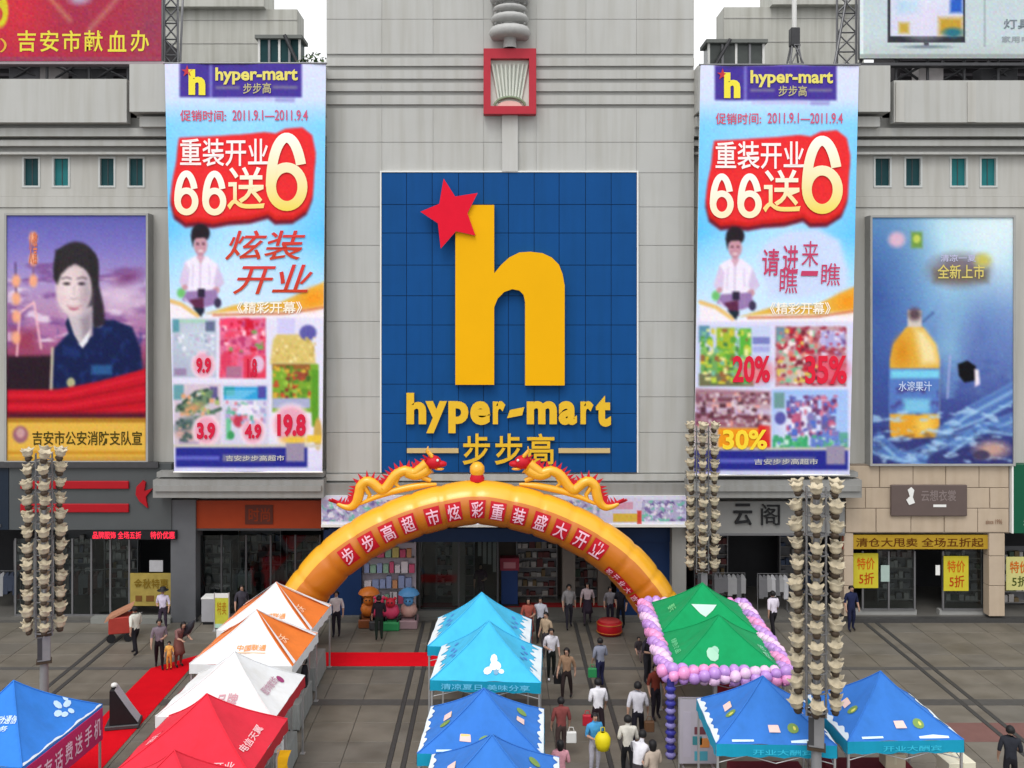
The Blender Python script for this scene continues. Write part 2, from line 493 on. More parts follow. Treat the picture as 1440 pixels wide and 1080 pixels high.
for a, b, pz in ((182, 459, 90), (976, 1252, 92)):
    x0, x1 = PX(a, YQ), PX(b, YQ)
    if a < 300: x1 = xtl
    else: x0 = xtr
    MB().box(x0, x1, YQ, YW + .4, PZ(157, YQ), PZ(pz, YQ)).build('pier', CONC, bld)
    e = .25 if a < 300 else -.25
    MB().box(x0 + max(e, 0), x1 + min(e, 0), YQ + .35, YW + .4, PZ(178, YQ + .35), PZ(164, YQ + .35)).build('pier_band', CONC, bld)
    MB().box(x0 - max(-.3 * e, 0) - .0, x1, YQ + .75, YW + .4, PZ(166, YQ + .75), PZ(152, YQ + .75)).build('pier_backing', GAP, bld)
# roof deck
MB().box(XL, XR, YW + .4, 75, 21.2, 21.5).build('roof', mat('roof_felt', (0.2, 0.2, 0.2), .9), bld)
MB().box(XL, XL + .3, YW + .35, 75, 0, 21.2).box(XR - .3, XR, YW + .35, 75, 0, 21.2).box(XL, XR, 75, 75.3, 0, 21.2).build('outer_wall', CONC2, bld)
# tower core and its cladding panels
zt0, ztop = PZ(665, YT), 30.5
MB().box(xtl, xtr, YT + .06, YT + 8, PZ(697, YT), ztop).build('tower_core', GAP, bld)
rows_y = [(-220, -132), (-132, -50), (-50, 27), (27, 76)] + [(82, 93), (99, 111), (117, 128.5), (134.5, 147)] + [(152, 200), (200, 243), (243, 291), (291, 345), (345, 397), (397, 452), (452, 504), (504, 558), (558, 608), (608, 665)]
colx = [459, 537, 609, 680, 754, 824, 895, 976]
for ya, yb in rows_y:
    thin = (yb - ya) < 14
    for i in range(7):
        xa, xb = colx[i], colx[i + 1]
        if ya >= 243 and 0 < i < 6: continue
        d = random.uniform(-.008, .008)
        gz, gx = (.0, .002) if thin else (.009, .004)
        MB().box(PX(xa, YT) + gx, PX(xb, YT) - gx, YT + d - (.05 if thin else 0), YT + .05, PZ(yb, YT) + gz, PZ(ya, YT) - gz).build('cladding_panel', CONC, bld)
MB().box(xtl, xtr, YT - .12, YT + .05, PZ(676, YT - .12), PZ(667, YT - .12)).build('tower_sill', CONC, bld)
MB().box(xtl, xtr, YT - .3, YT + .05, PZ(697, YT - .3), PZ(680, YT - .3)).build('tower_sill', LEDGE, bld)
# vertical rib under the emblem
MB().box(PX(706, YT), PX(728, YT), YT - .16, YT - .01, PZ(242, YT), PZ(160, YT)).build('pilaster', mat('pilaster_stone', (.50, .50, .485), .7, .05, 1, stain=.1), bld)
# ledges over the side shops
for a, b in ((215, 455), (967, 1212)):
    x0, x1 = PX(a, YL), PX(b, YL)
    MB().box(x0, x1, YL, YW - .003, PZ(700, YL), PZ(675, YL)).build('ledge', LEDGE, bld)
    MB().box(x0 + .08, x1 - .08, YL - .1, YL - .003, PZ(691, YL - .1), PZ(683, YL - .1)).build('ledge_rib', LEDGE, bld)
    MB().box(x0 + .05, x1 - .05, YL + .25, YW - .003, PZ(671, YL + .25), PZ(664, YL + .25)).build('ledge_rib', LEDGE, bld)
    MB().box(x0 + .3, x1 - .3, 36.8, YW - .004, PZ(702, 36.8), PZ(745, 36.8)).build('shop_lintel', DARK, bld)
# ground floor: pillars, back walls, floor, ceiling
PILL = mat('grey_pillar', (0.11, 0.115, 0.125), 0.4, 0.15, 2)
for a, b, mt in ((240, 275, PILL), (945, 965, LEDGE)):
    MB().box(PX(a, 36.5), PX(b, 36.5), 36.5, YW + .5, 0, PZ(703, 36.5)).build('pillar', mt, bld)
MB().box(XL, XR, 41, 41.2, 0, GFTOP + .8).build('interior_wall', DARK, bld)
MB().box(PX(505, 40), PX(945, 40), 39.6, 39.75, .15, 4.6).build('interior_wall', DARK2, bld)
MB().box(XL, XR, YW + .36, 41.2, GFTOP + .5, GFTOP + .65).build('interior_ceiling', mat('ceiling_grey', (.2, .2, .2), .8), bld)
MB().box(XL, XR, 36.76, 41.2, -.02, .13).build('interior_floor', IFLOOR, bld)
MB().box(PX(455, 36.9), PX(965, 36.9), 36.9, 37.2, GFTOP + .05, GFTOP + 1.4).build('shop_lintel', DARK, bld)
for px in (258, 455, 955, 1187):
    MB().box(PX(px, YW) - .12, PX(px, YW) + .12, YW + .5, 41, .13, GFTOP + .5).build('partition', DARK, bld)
STEP = mat('step_stone', (0.22, 0.225, 0.21), 0.5, 0.12, 3)
MB().box(PX(128, 36.4), PX(240, 36.4), 36.35, 36.757, 0, .22).build('step', STEP, bld)
MB().box(PX(1200, 36.4), PX(1450, 36.4), 36.45, 36.757, 0, .16).build('step', GRANITE, bld)
# entrance: navy side panels, navy head, columns
NAVY = mat('navy_panel', (0.010, 0.03, 0.095), 0.35, 0.15, 2)
ENT = 37.0
MB().box(PX(462, ENT), PX(508, ENT), ENT, ENT + .25, .13, PZ(742, ENT)).build('entrance_panel', NAVY, bld)
MB().box(PX(868, ENT), PX(944, ENT), ENT, ENT + .25, .13, PZ(742, ENT)).build('entrance_panel', NAVY, bld)
MB().box(PX(455, ENT - .1), PX(962, ENT - .1), ENT - .1, ENT + .2, PZ(762, ENT - .1), PZ(738, ENT - .1)).build('entrance_head', NAVY, bld)
COLM = mat('brown_column', (0.16, 0.14, 0.125), 0.5, 0.2, 2)
for px in (585, 645, 800, 850):
    MB().box(PX(px - 9, 38.2), PX(px + 9, 38.2), 38.2, 38.7, .13, 4.4).build('entrance_column', COLM, bld)
# glazed doors of the entrance and shop fronts
def glazing(pa, pb, Y, pt, z0, n, post=STEEL, w=.07):
    xa, xb, zt = PX(pa, Y), PX(pb, Y), PZ(pt, Y)
    for k in range(n + 1):
        x = xa + (xb - xa) * k / n
        MB().box(x - w / 2, x + w / 2, Y - .03, Y + .05, z0, zt).build('door_post', post, bld)
    for k in range(n):
        x0, x1 = xa + (xb - xa) * k / n + w / 2, xa + (xb - xa) * (k + 1) / n - w / 2
        MB().box(x0, x1, Y, Y + .015, z0 + .06, zt - .02).build('glass_pane', GLASS, bld)
        MB().box(x0, x1, Y - .02, Y + .035, z0, z0 + .06).build('door_rail', post, bld)
glazing(22, 182, 36.95, 757, .131, 6)
glazing(277, 450, 37.1, 752, .131, 5, DSTEEL)
glazing(590, 700, 37.6, 760, .131, 2, DSTEEL)
glazing(1213, 1286, 37.0, 775, .34, 2, STEEL)
glazing(1326, 1384, 37.0, 775, .34, 1, STEEL)
STONE = mat('beige_stone', (0.46, 0.37, 0.28), 0.75, 0.12, 1.8, 0.15, 25, stain=0.08)
STONEJ = mat('stone_joint', (0.25, 0.2, 0.155), 0.9)
YS = 36.5
MB().box(PX(1189, YS), PX(1420, YS), YS + .04, YW - .002, PZ(750, YS), PZ(654, YS)).build('stone_backing', STONEJ, bld)
def stone_row(y0, y1, cuts):
    for a, b in zip(cuts, cuts[1:]):
        d = random.uniform(-.012, .01)
        MB().bbox(PX(a, YS) + .014, PX(b, YS) - .014, YS + d, YS + .06, PZ(y1, YS) + .014, PZ(y0, YS) - .014, .012).build('stone_block', STONE, bld)
stone_row(655, 686, [1189, 1237, 1284, 1330, 1377, 1419])
stone_row(686, 715, [1189, 1217, 1258, 1307, 1350, 1392, 1419])
stone_row(715, 749, [1189, 1232, 1281, 1328, 1375, 1419])
for a, b in ((1187, 1200), (1391, 1413)):
    ycs = [750, 782, 824, 867]
    for y0, y1 in zip(ycs, ycs[1:]):
        MB().bbox(PX(a, YS), PX(b, YS), YS, YS + .45, max(PZ(y1, YS) + .012, .005), PZ(y0, YS) - .012, .012).build('stone_block', STONE, bld)
MB().box(PX(1200, 37), PX(1290, 37), 37.05, 37.3, .13, .33).box(PX(1322, 37), PX(1390, 37), 37.05, 37.3, .13, .33).build('shop_plinth', mat('plinth', (.3, .3, .29), .5), bld)

# ------------------------------------------------------------------ big store sign
ss = thingw('store_sign', 'huge blue tiled wall sign with yellow letter h and a red star', 'sign', (PX(716, YT), YT, PZ(664, YT)))
YSg = YT - .1
MB().box(PX(537, YT), PX(895, YT), YSg + .035, YT - .006 + .06, PZ(664, YT), PZ(243, YT)).build('backing_board', mat('sign_gap', (0.006, 0.025, 0.07), .8), ss)
BLUE = mat('blue_tile', (0.004, 0.066, 0.235), 0.6, 0.1, 0.9, stain=0.06, spec=.12)
cx = [537, 572, 608, 645, 680, 715, 751, 786, 823, 859, 895]
cy = [243, 288, 328, 373, 416, 457, 498, 540, 581, 622, 664]
for i in range(10):
    for j in range(10):
        d = random.uniform(-.003, .003)
        MB().box(PX(cx[i], YT) + .012, PX(cx[i + 1], YT) - .012, YSg + d, YSg + .03, PZ(cy[j + 1], YT) + .012, PZ(cy[j], YT) - .012).build('sign_tile', BLUE, ss)
fr = MB(); x0, x1, z0, z1 = PX(537, YT), PX(895, YT), PZ(664, YT), PZ(243, YT)
fr.box(x0 - .06, x0 - .003, YSg - .03, YT - .006, z0, z1 + .06).box(x1 + .003, x1 + .06, YSg - .03, YT - .006, z0, z1 + .06).box(x0, x1, YSg - .03, YT - .006, z1 + .003, z1 + .06)
fr.build('sign_frame', WHITE, ss)
YEL = mat('yellow_letter', (0.80, 0.41, 0.002), 0.6, 0.06, 0.6, spec=.1)
YELP = mat('pale_yellow_edge', (0.75, 0.55, 0.12), 0.45, .05)
def extrude_px(pts, Yf, Yb, name, mats, parent, rim=.05):
    """flat front in material 0, sides and a narrow bevelled rim in material 1"""
    q = [(PX(a, YT), PZ(b, YT)) for a, b in pts]
    n = len(q); m = MB()
    bm = bmesh.new()
    vs = [bm.verts.new((x, Yf, z)) for x, z in q]
    f = bm.faces.new(vs)
    bmesh.ops.inset_individual(bm, faces=[f], thickness=rim, depth=0)
    bm.verts.index_update()
    for fc in bm.faces:
        m.add([v.co[:] for v in fc.verts], [tuple(range(len(fc.verts)))], 0 if fc == f else 1)
    bm.free()
    m.add([(x, Yf, z) for x, z in q] + [(x, Yb, z) for x, z in q], [(i, i + n, (i + 1) % n + n, (i + 1) % n) for i in range(n)], 1)
    return m.build(name, mats, parent, fix=True)
hp = [(641, 290), (695, 290), (695, 384)]
for k in range(0, 9):
    t = k / 8; hp.append((695 + 14 * math.sin(t * 1.2), 384 - 6 * t))
hp = [(641, 290), (695, 290), (695, 385), (705, 373), (716, 363), (730, 356), (745, 355), (762, 357), (775, 363), (785, 373), (790, 386), (793, 402), (793, 541),
      (738, 541), (738, 425), (736, 415), (730, 409), (720, 407), (709, 411), (700, 420), (695, 432), (695, 540), (641, 540)]
extrude_px(hp, YSg - .32, YSg - .02, 'letter', [YEL, YELP], ss, .05)
star = [(625, 254), (641, 279), (672, 274), (658, 302), (669, 333), (642, 327), (621, 351), (617, 316), (593, 300), (619, 289)]
extrude_px(star, YSg - .46, YSg - .34, 'star', [mat('red_star', (0.70, 0.008, 0.03), 0.6, .06, spec=.1), mat('pink_edge', (0.6, 0.25, 0.4), .5)], ss, .045)
def letter3d(ch, x0, y0, x1, y1, off=.03, dp=.07):
    o = put_text(ch, boxfn(x0, y0, x1, y1, YT, dy=YT - YSg + .1, depth=dp), None, ss, 'letter', off, ext=0.05, m=YEL2, res=4)
    return o
YEL2 = mat('yellow_small_letter', (0.74, 0.46, 0.03), 0.6, .06, spec=.12)
for ch, a, b, c, d in (('h', 572.5, 552, 600, 595.5), ('y', 599, 563.5, 629, 608), ('p', 631, 563.5, 659, 608), ('e', 661.5, 563.5, 689.5, 596.5), ('r', 693, 563.5, 710.5, 595.5),
                       ('m', 740.5, 563.5, 782.5, 595.5), ('a', 785, 563.5, 810.5, 596.5), ('r', 815.5, 563.5, 833.5, 595.5), ('t', 837, 556, 858, 599)):
    letter3d(ch, a, b, c, d, .045)
extrude_px([(717, 576), (737, 572), (734, 583), (713, 587)], YSg - .17, YSg - .02, 'letter', [YEL2, YEL2], ss, .01)
for ch, a in (('步', 651), ('步', 696), ('高', 741)):
    letter3d(ch, a, 609, a + 38, 652, .012)
for a, b in ((573, 645), (785, 857)):
    MB().box(PX(a, YT), PX(b, YT), YSg - .12, YSg - .02, PZ(636, YT), PZ(629.5, YT)).build('rule_bar', mat('tan_bar', (.55, .42, .2), .5), ss)

# ------------------------------------------------------------------ emblem and relief on the tower
em = thingw('wall_emblem', 'red square framed white emblem with fanned ribs high on the tower', 'emblem', (PX(716, YT), YT, PZ(160, YT)))
REDF = mat('red_frame', (0.42, 0.022, 0.04), 0.5, .12, 3)
Ye = YT - .45
fm = MB(); o_, i_ = (680, 68, 754, 160), (690, 82, 744, 149)
X_ = lambda p: PX(p, Ye)
Z_ = lambda p: PZ(p, Ye)
fm.box(X_(o_[0]), X_(i_[0]), Ye, YT - .06, Z_(o_[3]), Z_(o_[1])).box(X_(i_[2]), X_(o_[2]), Ye, YT - .06, Z_(o_[3]), Z_(o_[1]))
fm.box(X_(i_[0]), X_(i_[2]), Ye, YT - .06, Z_(o_[3]), Z_(i_[3])).box(X_(i_[0]), X_(i_[2]), Ye, YT - .06, Z_(i_[1]), Z_(o_[1]))
fm.build('frame', REDF, em)
MB().box(X_(690), X_(744), Ye + .3, YT - .07, Z_(149), Z_(82)).build('panel', mat('emblem_white', (.68, .70, .64), .5, .06), em)
for k in range(9):
    t = (k - 4) / 4
    xb_, xt_ = 717 + t * 15, 717 + t * 25
    MB().tube([(X_(xb_), Ye + .24, Z_(142 - 6 * (1 - t * t))), (X_(xt_), Ye + .24, Z_(88))], .055, 6).build('rib', mat('emblem_rib', (.6, .63, .56), .5), em)
MB().tube([(X_(717 + 22 * math.cos(a)), Ye + .16, Z_(149 - 14 * math.sin(a))) for a in np.linspace(.15, math.pi - .15, 12)], .05, 6).build('arc', mat('emblem_arc', (.2, .25, .16), .6), em)
MB().prism([(X_(717 + 18 * math.cos(a)), Z_(149 - 9 * math.sin(a))) for a in np.linspace(math.pi, 0, 10)], Ye + .18, Ye + .28).build('base_fan', mat('emblem_pink', (.7, .42, .38), .5), em)
orn = thingw('carved_ornament', 'grey carved stone finial with stacked rings above the red emblem', 'ornament', (PX(717, YT), YT, PZ(68, YT)))
ORN = mat('carved_stone', (0.43, 0.43, 0.42), .8, .15, 6, .3, 20)
Yo = YT - .35
def disc(pa, pb, r, prof=None):
    MB().lathe([(0.02, PZ(pb, Yo)), (r * .9, PZ(pb, Yo)), (r, PZ((pa + pb) / 2, Yo)), (r * .92, PZ(pa, Yo)), (0.02, PZ(pa, Yo))], (PX(717, Yo), Yo, 0), 14).build('ring', ORN, orn)
MB().lathe([(.26, PZ(68, Yo)), (.24, PZ(52, Yo)), (.34, PZ(48, Yo)), (.34, PZ(-60, Yo))], (PX(717, Yo), Yo, 0), 10).build('shaft', ORN, orn)
for a, b, r in ((41, 54, .82), (24, 33, .75), (12, 18, .7), (-4, 5, .8), (-22, -12, .75), (-42, -30, .8)): disc(a, b, r)
for y in (36, 22, 8, -8, -26):
    for s in (-1, 1):
        MB().tube([(PX(717, Yo) + s * (.44 + .13 * math.cos(a)), Yo - .16, PZ(y, Yo) + .14 * math.sin(a)) for a in np.linspace(0, 5.2, 9)], .05, 5).build('scroll', ORN, orn)

# ------------------------------------------------------------------ tall printed banners
def person_print(p, x, y):
    p.ell(x + 2, y - 64, 13, 13, (34, 26, 34), 1, .1); p.poly([(x - 12, y - 62), (x - 9, y - 44), (x - 6, y - 60)], (34, 26, 34)); p.ell(x + 2, y - 47, 9.5, 14, (196, 146, 160), 1, .1)
    p.poly([(x - 8, y - 57), (x + 11, y - 58), (x + 12, y - 66), (x - 9, y - 66)], (34, 26, 34), soft=.7)
    p.ell(x - 2, y - 49, 2, 1.2, (60, 34, 50)); p.ell(x + 6, y - 49, 2, 1.2, (60, 34, 50)); p.ell(x + 2, y - 39, 4, 1.4, (236, 214, 220)); p.rect(x - 2, y - 35, x + 6, y - 28, (186, 132, 150))
    p.poly([(x - 20, y - 24), (x - 6, y - 32), (x + 11, y - 32), (x + 26, y - 20), (x + 22, y + 16), (x - 16, y + 18)], (236, 228, 244), soft=1)
    p.poly([(x - 20, y - 24), (x - 28, y + 4), (x - 22, y + 18), (x - 15, y + 10), (x - 13, y - 12)], (214, 196, 226), soft=1); p.poly([(x + 26, y - 20), (x + 36, y + 6), (x + 26, y + 16), (x + 20, y + 6)], (206, 190, 222), soft=1)
    p.line([(x + 2, y - 30), (x + 1, y + 14)], 1.5, (190, 170, 205)); p.line([(x - 8, y - 20), (x - 10, y + 10)], 1.5, (205, 190, 220)); p.line([(x + 14, y - 18), (x + 15, y + 8)], 1.5, (205, 190, 220)); p.poly([(x - 4, y - 32), (x + 2, y - 20), (x + 8, y - 32)], (205, 160, 180), soft=.8)
    p.ell(x - 25, y + 20, 6, 7, (110, 190, 110), .95, .3); p.ell(x - 20, y + 12, 4, 4, (200, 150, 160)); p.ell(x + 24, y + 16, 5, 5, (200, 150, 160))
    p.poly([(x - 18, y + 18), (x + 24, y + 15), (x + 28, y + 34), (x + 10, y + 40), (x - 6, y + 38), (x - 24, y + 30)], (150, 120, 172), soft=1)
    p.rect(x - 2, y + 14, x + 8, y + 26, (44, 36, 60)); p.poly([(x - 14, y + 30), (x + 6, y + 26), (x + 7, y + 48), (x, y + 50)], (92, 40, 72), soft=1); p.ell(x + 26, y + 34, 5, 7, (60, 50, 80)); p.poly([(x - 10, y + 40), (x + 8, y + 42), (x + 3, y + 54)], (28, 40, 54), soft=1); p.line([(x - 20, y + 28), (x - 8, y + 44)], 2, (226, 214, 236))
def clutter(p, box, cols, n, lo=3, hi=9, seed=1, a=.9):
    """many small packets and labels of a product photograph"""
    r_ = random.Random(seed)
    for _ in range(n):
        x, y = r_.uniform(box[0], box[2]), r_.uniform(box[1], box[3]); w_, h_ = r_.uniform(lo, hi) / 2, r_.uniform(lo, hi) / 2
        x0, x1, y0, y1 = max(x - w_, box[0]), min(x + w_, box[2]), max(y - h_, box[1]), min(y + h_, box[3])
        c = r_.choice(cols)
        if r_.random() < .55: p.rect(x0, y0, x1, y1, c, a, .5)
        else: p.ell((x0 + x1) / 2, (y0 + y1) / 2, max((x1 - x0) / 2, .6), max((y1 - y0) / 2, .6), c, a, .2)
def burst(p, x, y, rx, ry, seed=1):
    p.ell(x, y, rx * 1.15, ry * 1.15, (245, 225, 235)); p.ell(x, y, rx, ry, (226, 165, 185))
def banner_common(p, dx, dy):
    lav = (217, 220, 248)
    p.vgrad([(90, lav), (140, (205, 220, 250)), (175, (125, 205, 252)), (330, (60, 180, 250)), (372, (120, 205, 250)), (418, (190, 222, 250)), (450, (222, 222, 244)), (670, (214, 212, 240))])
    p.ell(345 + dx, 300 + dy, 95, 120, (190, 228, 252), .75, .7)
    p.ell(325 + dx, 395 + dy, 90, 55, (205, 228, 250), .8, .7)
    p.rect(253 + dx, 88 + dy, 424.5 + dx, 137 + dy, (70, 52, 150)); p.rect(294.5 + dx, 88 + dy, 298 + dx, 137 + dy, (130, 125, 205))
    p.rect(303 + dx, 121 + dy, 337 + dx, 125 + dy, (118, 112, 150)); p.rect(384 + dx, 121 + dy, 418 + dx, 125 + dy, (118, 112, 150))
    p.rect(305 + dx, 138 + dy, 385 + dx, 143 + dy, (190, 190, 232), .8); p.rect(387 + dx, 138 + dy, 415 + dx, 144 + dy, (160, 160, 215), .9)
    # red shape behind the headline: a dark skirt below, bright face above
    sh = [(252, 194), (340, 189), (372, 186), (388, 188), (402, 181), (425, 179), (439, 190), (444, 215), (442, 232), (440, 270), (432, 290), (412, 303), (388, 304), (378, 296), (352, 303), (322, 305), (300, 309), (280, 306), (262, 308), (246, 296), (241, 275), (244, 248), (249, 225)]
    p.poly([(a + dx - 1, b + dy + 12) for a, b in sh], (110, 18, 40), soft=2); p.poly([(a + dx - .5, b + dy + 6) for a, b in sh], (205, 30, 25), soft=1.5)
    p.poly([(a + dx, b + dy) for a, b in sh], (232, 44, 48), soft=1.2)
    # white and orange swoosh with ribbon lettering under it
    p.poly([(232 + dx, 424 + dy), (262 + dx, 432 + dy), (285 + dx, 446 + dy), (325 + dx, 434 + dy), (390 + dx, 430 + dy), (458 + dx, 396 + dy), (458 + dx, 450 + dy), (232 + dx, 452 + dy)], (240, 232, 240), soft=2)
    p.poly([(290 + dx, 441 + dy), (330 + dx, 429 + dy), (395 + dx, 425 + dy), (456 + dx, 396 + dy), (457 + dx, 430 + dy), (400 + dx, 438 + dy), (340 + dx, 437 + dy)], (226, 178, 70), soft=2)
    p.ell(440 + dx, 420 + dy, 20, 14, (238, 150, 30), .8, .5, -20); p.line([(300 + dx, 443 + dy), (400 + dx, 441 + dy), (458 + dx, 432 + dy)], 3, (205, 120, 80))
    p.line([(233 + dx, 421 + dy), (255 + dx, 428 + dy), (278 + dx, 444 + dy)], 6, (228, 190, 120), .9)
    person_print(p, 280 + dx, 392 + dy)
def bottom_strip(p, x0, x1, y0):
    p.rect(x0, y0, x1, y0 + 32, (38, 42, 140)); p.rect(x0, y0 + 12, x0 + 62, y0 + 18, (92, 96, 190)); p.rect(x0 + 66, y0 + 10, x1 - 45, y0 + 20, (110, 112, 150), .85)
    p.rect(x0 - 20, y0 - 4, x1 + 20, y0, (200, 195, 180)); p.rect(x1 - 30, y0 - 6, x1 - 4, y0 + 20, (150, 140, 165)); p.rect(x0 - 30, y0 + 28, x1 + 30, y0 + 36, (205, 205, 235))

def wave_l(x, y): return .03 * np.sin(x / 23.0 + y / 260.0) + .012 * np.sin(x / 9.0 - y / 150.0 + 1)
YBAN = 35.55
def headline(parent, dx, dy, wv):
    def T(body, x0, y0, x1, y1, col, off=.015, d=.045, shear=0, name='lettering'):
        return put_text(body, boxfn(x0 + dx, y0 + dy, x1 + dx, y1 + dy, YBAN, wv, d), col, parent, name, off, shear=shear)
    T('h', 266, 98, 289, 134, (236, 222, 70), .05); T('★', 256, 92, 272, 108, (190, 60, 70), .0)
    T('hyper-mart', 303, 95, 419, 119, (226, 214, 110), .03); T('步步高', 342, 117, 382, 132, (186, 178, 130), .012)
    T('促销时间:', 254, 155, 318, 171, (214, 84, 108), .01); T('2011.9.1—2011.9.4', 327, 155, 433, 170, (206, 92, 124), .012)
    T('重装开业', 254, 195, 378, 234, (250, 238, 236), .02)
    for a in (246, 285): six(parent, a, 240, a + 35, 303, dx, dy, ((252, 246, 240), (250, 232, 190)), 9)
    T('送', 320, 235, 373, 295, ((252, 246, 240), (246, 214, 110)), .022, .05)
    six(parent, 375, 187, 435, 297, dx, dy, ((252, 248, 240), (238, 214, 90)), 14, .055)
def six(parent, x0, y0, x1, y1, dx, dy, cols, wd, d=.05):
    """figure 6 as a bold ribbon: an oval bowl and a tail sweeping up to the right"""
    w_, h_ = x1 - x0, y1 - y0
    cx_, cy_, rx, ry = x0 + w_ * .48, y1 - h_ * .31, w_ * .48 - wd / 2, h_ * .31 - wd / 2
    ring = [(cx_ + rx * math.cos(a), cy_ + ry * math.sin(a)) for a in np.linspace(0, 2 * math.pi, 33)]
    tail = [(cx_ + rx * 1.02 * math.cos(a), (y0 + wd / 2 + (cy_ - y0 - wd / 2)) + (cy_ - y0 - wd / 2) * math.sin(a)) for a in np.linspace(math.pi, 2 * math.pi * .925, 24)]
    m = MB(); cv = []
    for j, path in enumerate((ring, tail)):
        n_ = len(path); vs_ = []
        for i, (x, y) in enumerate(path):
            a, b = (path[i - 1 if i else (n_ - 2 if j == 0 else 0)], path[(i + 1) if i < n_ - 1 else (1 if j == 0 else n_ - 1)])
            tx, ty = b[0] - a[0], b[1] - a[1]; l_ = math.hypot(tx, ty) or 1
            for sg in (-1, 1):
                px_, py_ = x - sg * ty / l_ * wd / 2 + dx, y + sg * tx / l_ * wd / 2 * (1.0) + dy
                q = P(px_, py_, YBAN); vs_.append((q[0], YBAN - d - .003 * j + float(wave_l(px_, py_)), q[2])); cv.append(1 - min(max((py_ - dy - y0) / h_, 0), 1))
        m.add(vs_, [(2 * i, 2 * i + 1, 2 * i + 3, 2 * i + 2) for i in range(n_ - 1)])
    o = m.build('figure_six', print_mat(), parent)
    at = o.data.color_attributes.new('Col', 'FLOAT_COLOR', 'POINT'); ct, cb = lin(cols[0]), lin(cols[1])
    t = np.array(cv)[:, None]; arr = np.ones((len(cv), 4)); arr[:, :3] = cb * (1 - t) + ct * t
    at.data.foreach_set('color', arr.ravel())
# left banner
lb = thingw('printed_banner', 'tall blue sale banner with pink roses beside the framed poster of the woman', 'banner', (PX(345, YBAN), YBAN, PZ(662, YBAN)), 'tall sale banners hung beside the tower')
p = Print([(232, 90), (458, 90), (453, 663), (245, 663)])
banner_common(p, 0, 0)
p.rect(242, 447, 455, 634, (222, 220, 240))
p.rect(243, 449, 304, 531, (176, 184, 205)); p.ell(275, 478, 25, 22, (200, 212, 224), .8, .6); p.rect(243, 449, 252, 467, (90, 150, 165)); p.rect(252, 449, 290, 454, (165, 205, 185)); p.rect(289, 452, 302, 466, (98, 108, 140))
p.rect(245, 518, 262, 528, (150, 130, 165)); burst(p, 286, 513, 15, 17)
p.rect(309, 447, 374, 532, (218, 110, 150)); p.clouds((232, 60, 90), -.1, .5, (16, 16), .8, (309, 447, 374, 532), 2.0); p.ell(347, 460, 11, 12, (205, 20, 50)); p.ell(318, 508, 8, 14, (215, 60, 95)); p.ell(325, 455, 16, 8, (238, 70, 110)); p.rect(343, 500, 374, 532, (224, 60, 90)); p.ell(363, 512, 9, 12, (222, 190, 215)); p.rect(318, 515, 340, 531, (170, 110, 140), .8)
p.poly([(384, 478), (390, 470), (418, 470), (440, 482), (444, 512), (380, 512)], (214, 190, 110), soft=2); p.rect(390, 447, 415, 470, (205, 200, 240), .7)
p.rect(383, 512, 448, 580, (120, 165, 50)); p.rect(383, 512, 436, 520, (150, 95, 50)); p.ell(412, 540, 8, 7, (190, 80, 40)); p.ell(422, 528, 12, 7, (150, 70, 50)); p.ell(433, 468, 12, 11, (92, 88, 165))
p.rect(438, 520, 448, 600, (88, 150, 40)); p.rect(383, 560, 436, 574, (165, 170, 205)); p.ell(447, 610, 6, 22, (196, 160, 80))
p.rect(245, 540, 311, 625, (206, 190, 205)); p.rect(244, 541, 258, 562, (100, 155, 165)); p.rect(295, 544, 306, 560, (95, 85, 140))
p.poly([(248, 575), (275, 550), (300, 548), (296, 565), (270, 585), (254, 580)], (110, 135, 105), soft=2); p.line([(250, 572), (275, 552), (292, 548)], 4, (50, 75, 65)); p.line([(275, 588), (310, 575)], 5, (70, 100, 85)); p.ell(270, 575, 14, 6, (206, 150, 105), .8, .5, -25)
p.ell(262, 598, 16, 10, (80, 105, 100), .9, .4, -25); p.ell(268, 612, 18, 7, (190, 150, 140), .8, .5); burst(p, 290, 605, 17, 19)
p.rect(313, 540, 378, 625, (208, 204, 226)); p.rect(315, 544, 375, 562, (50, 160, 215)); p.rect(315, 544, 330, 556, (40, 150, 160)); p.rect(363, 543, 374, 560, (80, 75, 160)); p.rect(318, 575, 325, 618, (110, 190, 150)); p.ell(337, 592, 9, 9, (190, 55, 80)); p.ell(350, 575, 14, 10, (230, 225, 240)); burst(p, 356, 606, 15, 17); p.ell(325, 612, 5, 6, (60, 150, 90))
burst(p, 409, 597, 24, 25)
p.rect(432, 612, 452, 622, (226, 190, 60)); p.ell(415, 619, 20, 6, (228, 190, 70), .9, .4)
clutter(p, (247, 470, 302, 500), [(206, 216, 228), (150, 165, 190), (226, 230, 240), (170, 190, 205), (190, 175, 205)], 40, 2, 7, 1)
clutter(p, (310, 450, 373, 498), [(240, 120, 150), (205, 30, 60), (250, 190, 205), (190, 60, 110), (225, 70, 105), (120, 160, 90)], 70, 3, 9, 2, .8)
clutter(p, (384, 474, 444, 510), [(226, 204, 130), (196, 168, 90), (240, 226, 170), (206, 180, 104)], 50, 2, 7, 3, .8); clutter(p, (384, 514, 437, 560), [(150, 190, 70), (90, 140, 40), (190, 80, 50), (130, 60, 44), (206, 170, 60), (70, 110, 36)], 60, 3, 9, 4, .85)
clutter(p, (247, 548, 309, 585), [(90, 120, 100), (190, 200, 190), (220, 160, 120), (60, 84, 76), (206, 190, 205), (160, 180, 110)], 45, 2, 8, 5, .8); clutter(p, (247, 588, 272, 622), [(90, 110, 105), (200, 160, 150), (150, 130, 150), (70, 90, 90)], 24, 3, 8, 6, .8)
clutter(p, (316, 563, 374, 596), [(226, 226, 244), (170, 160, 205), (110, 180, 210), (214, 120, 140), (90, 170, 140)], 45, 2, 8, 7, .85)
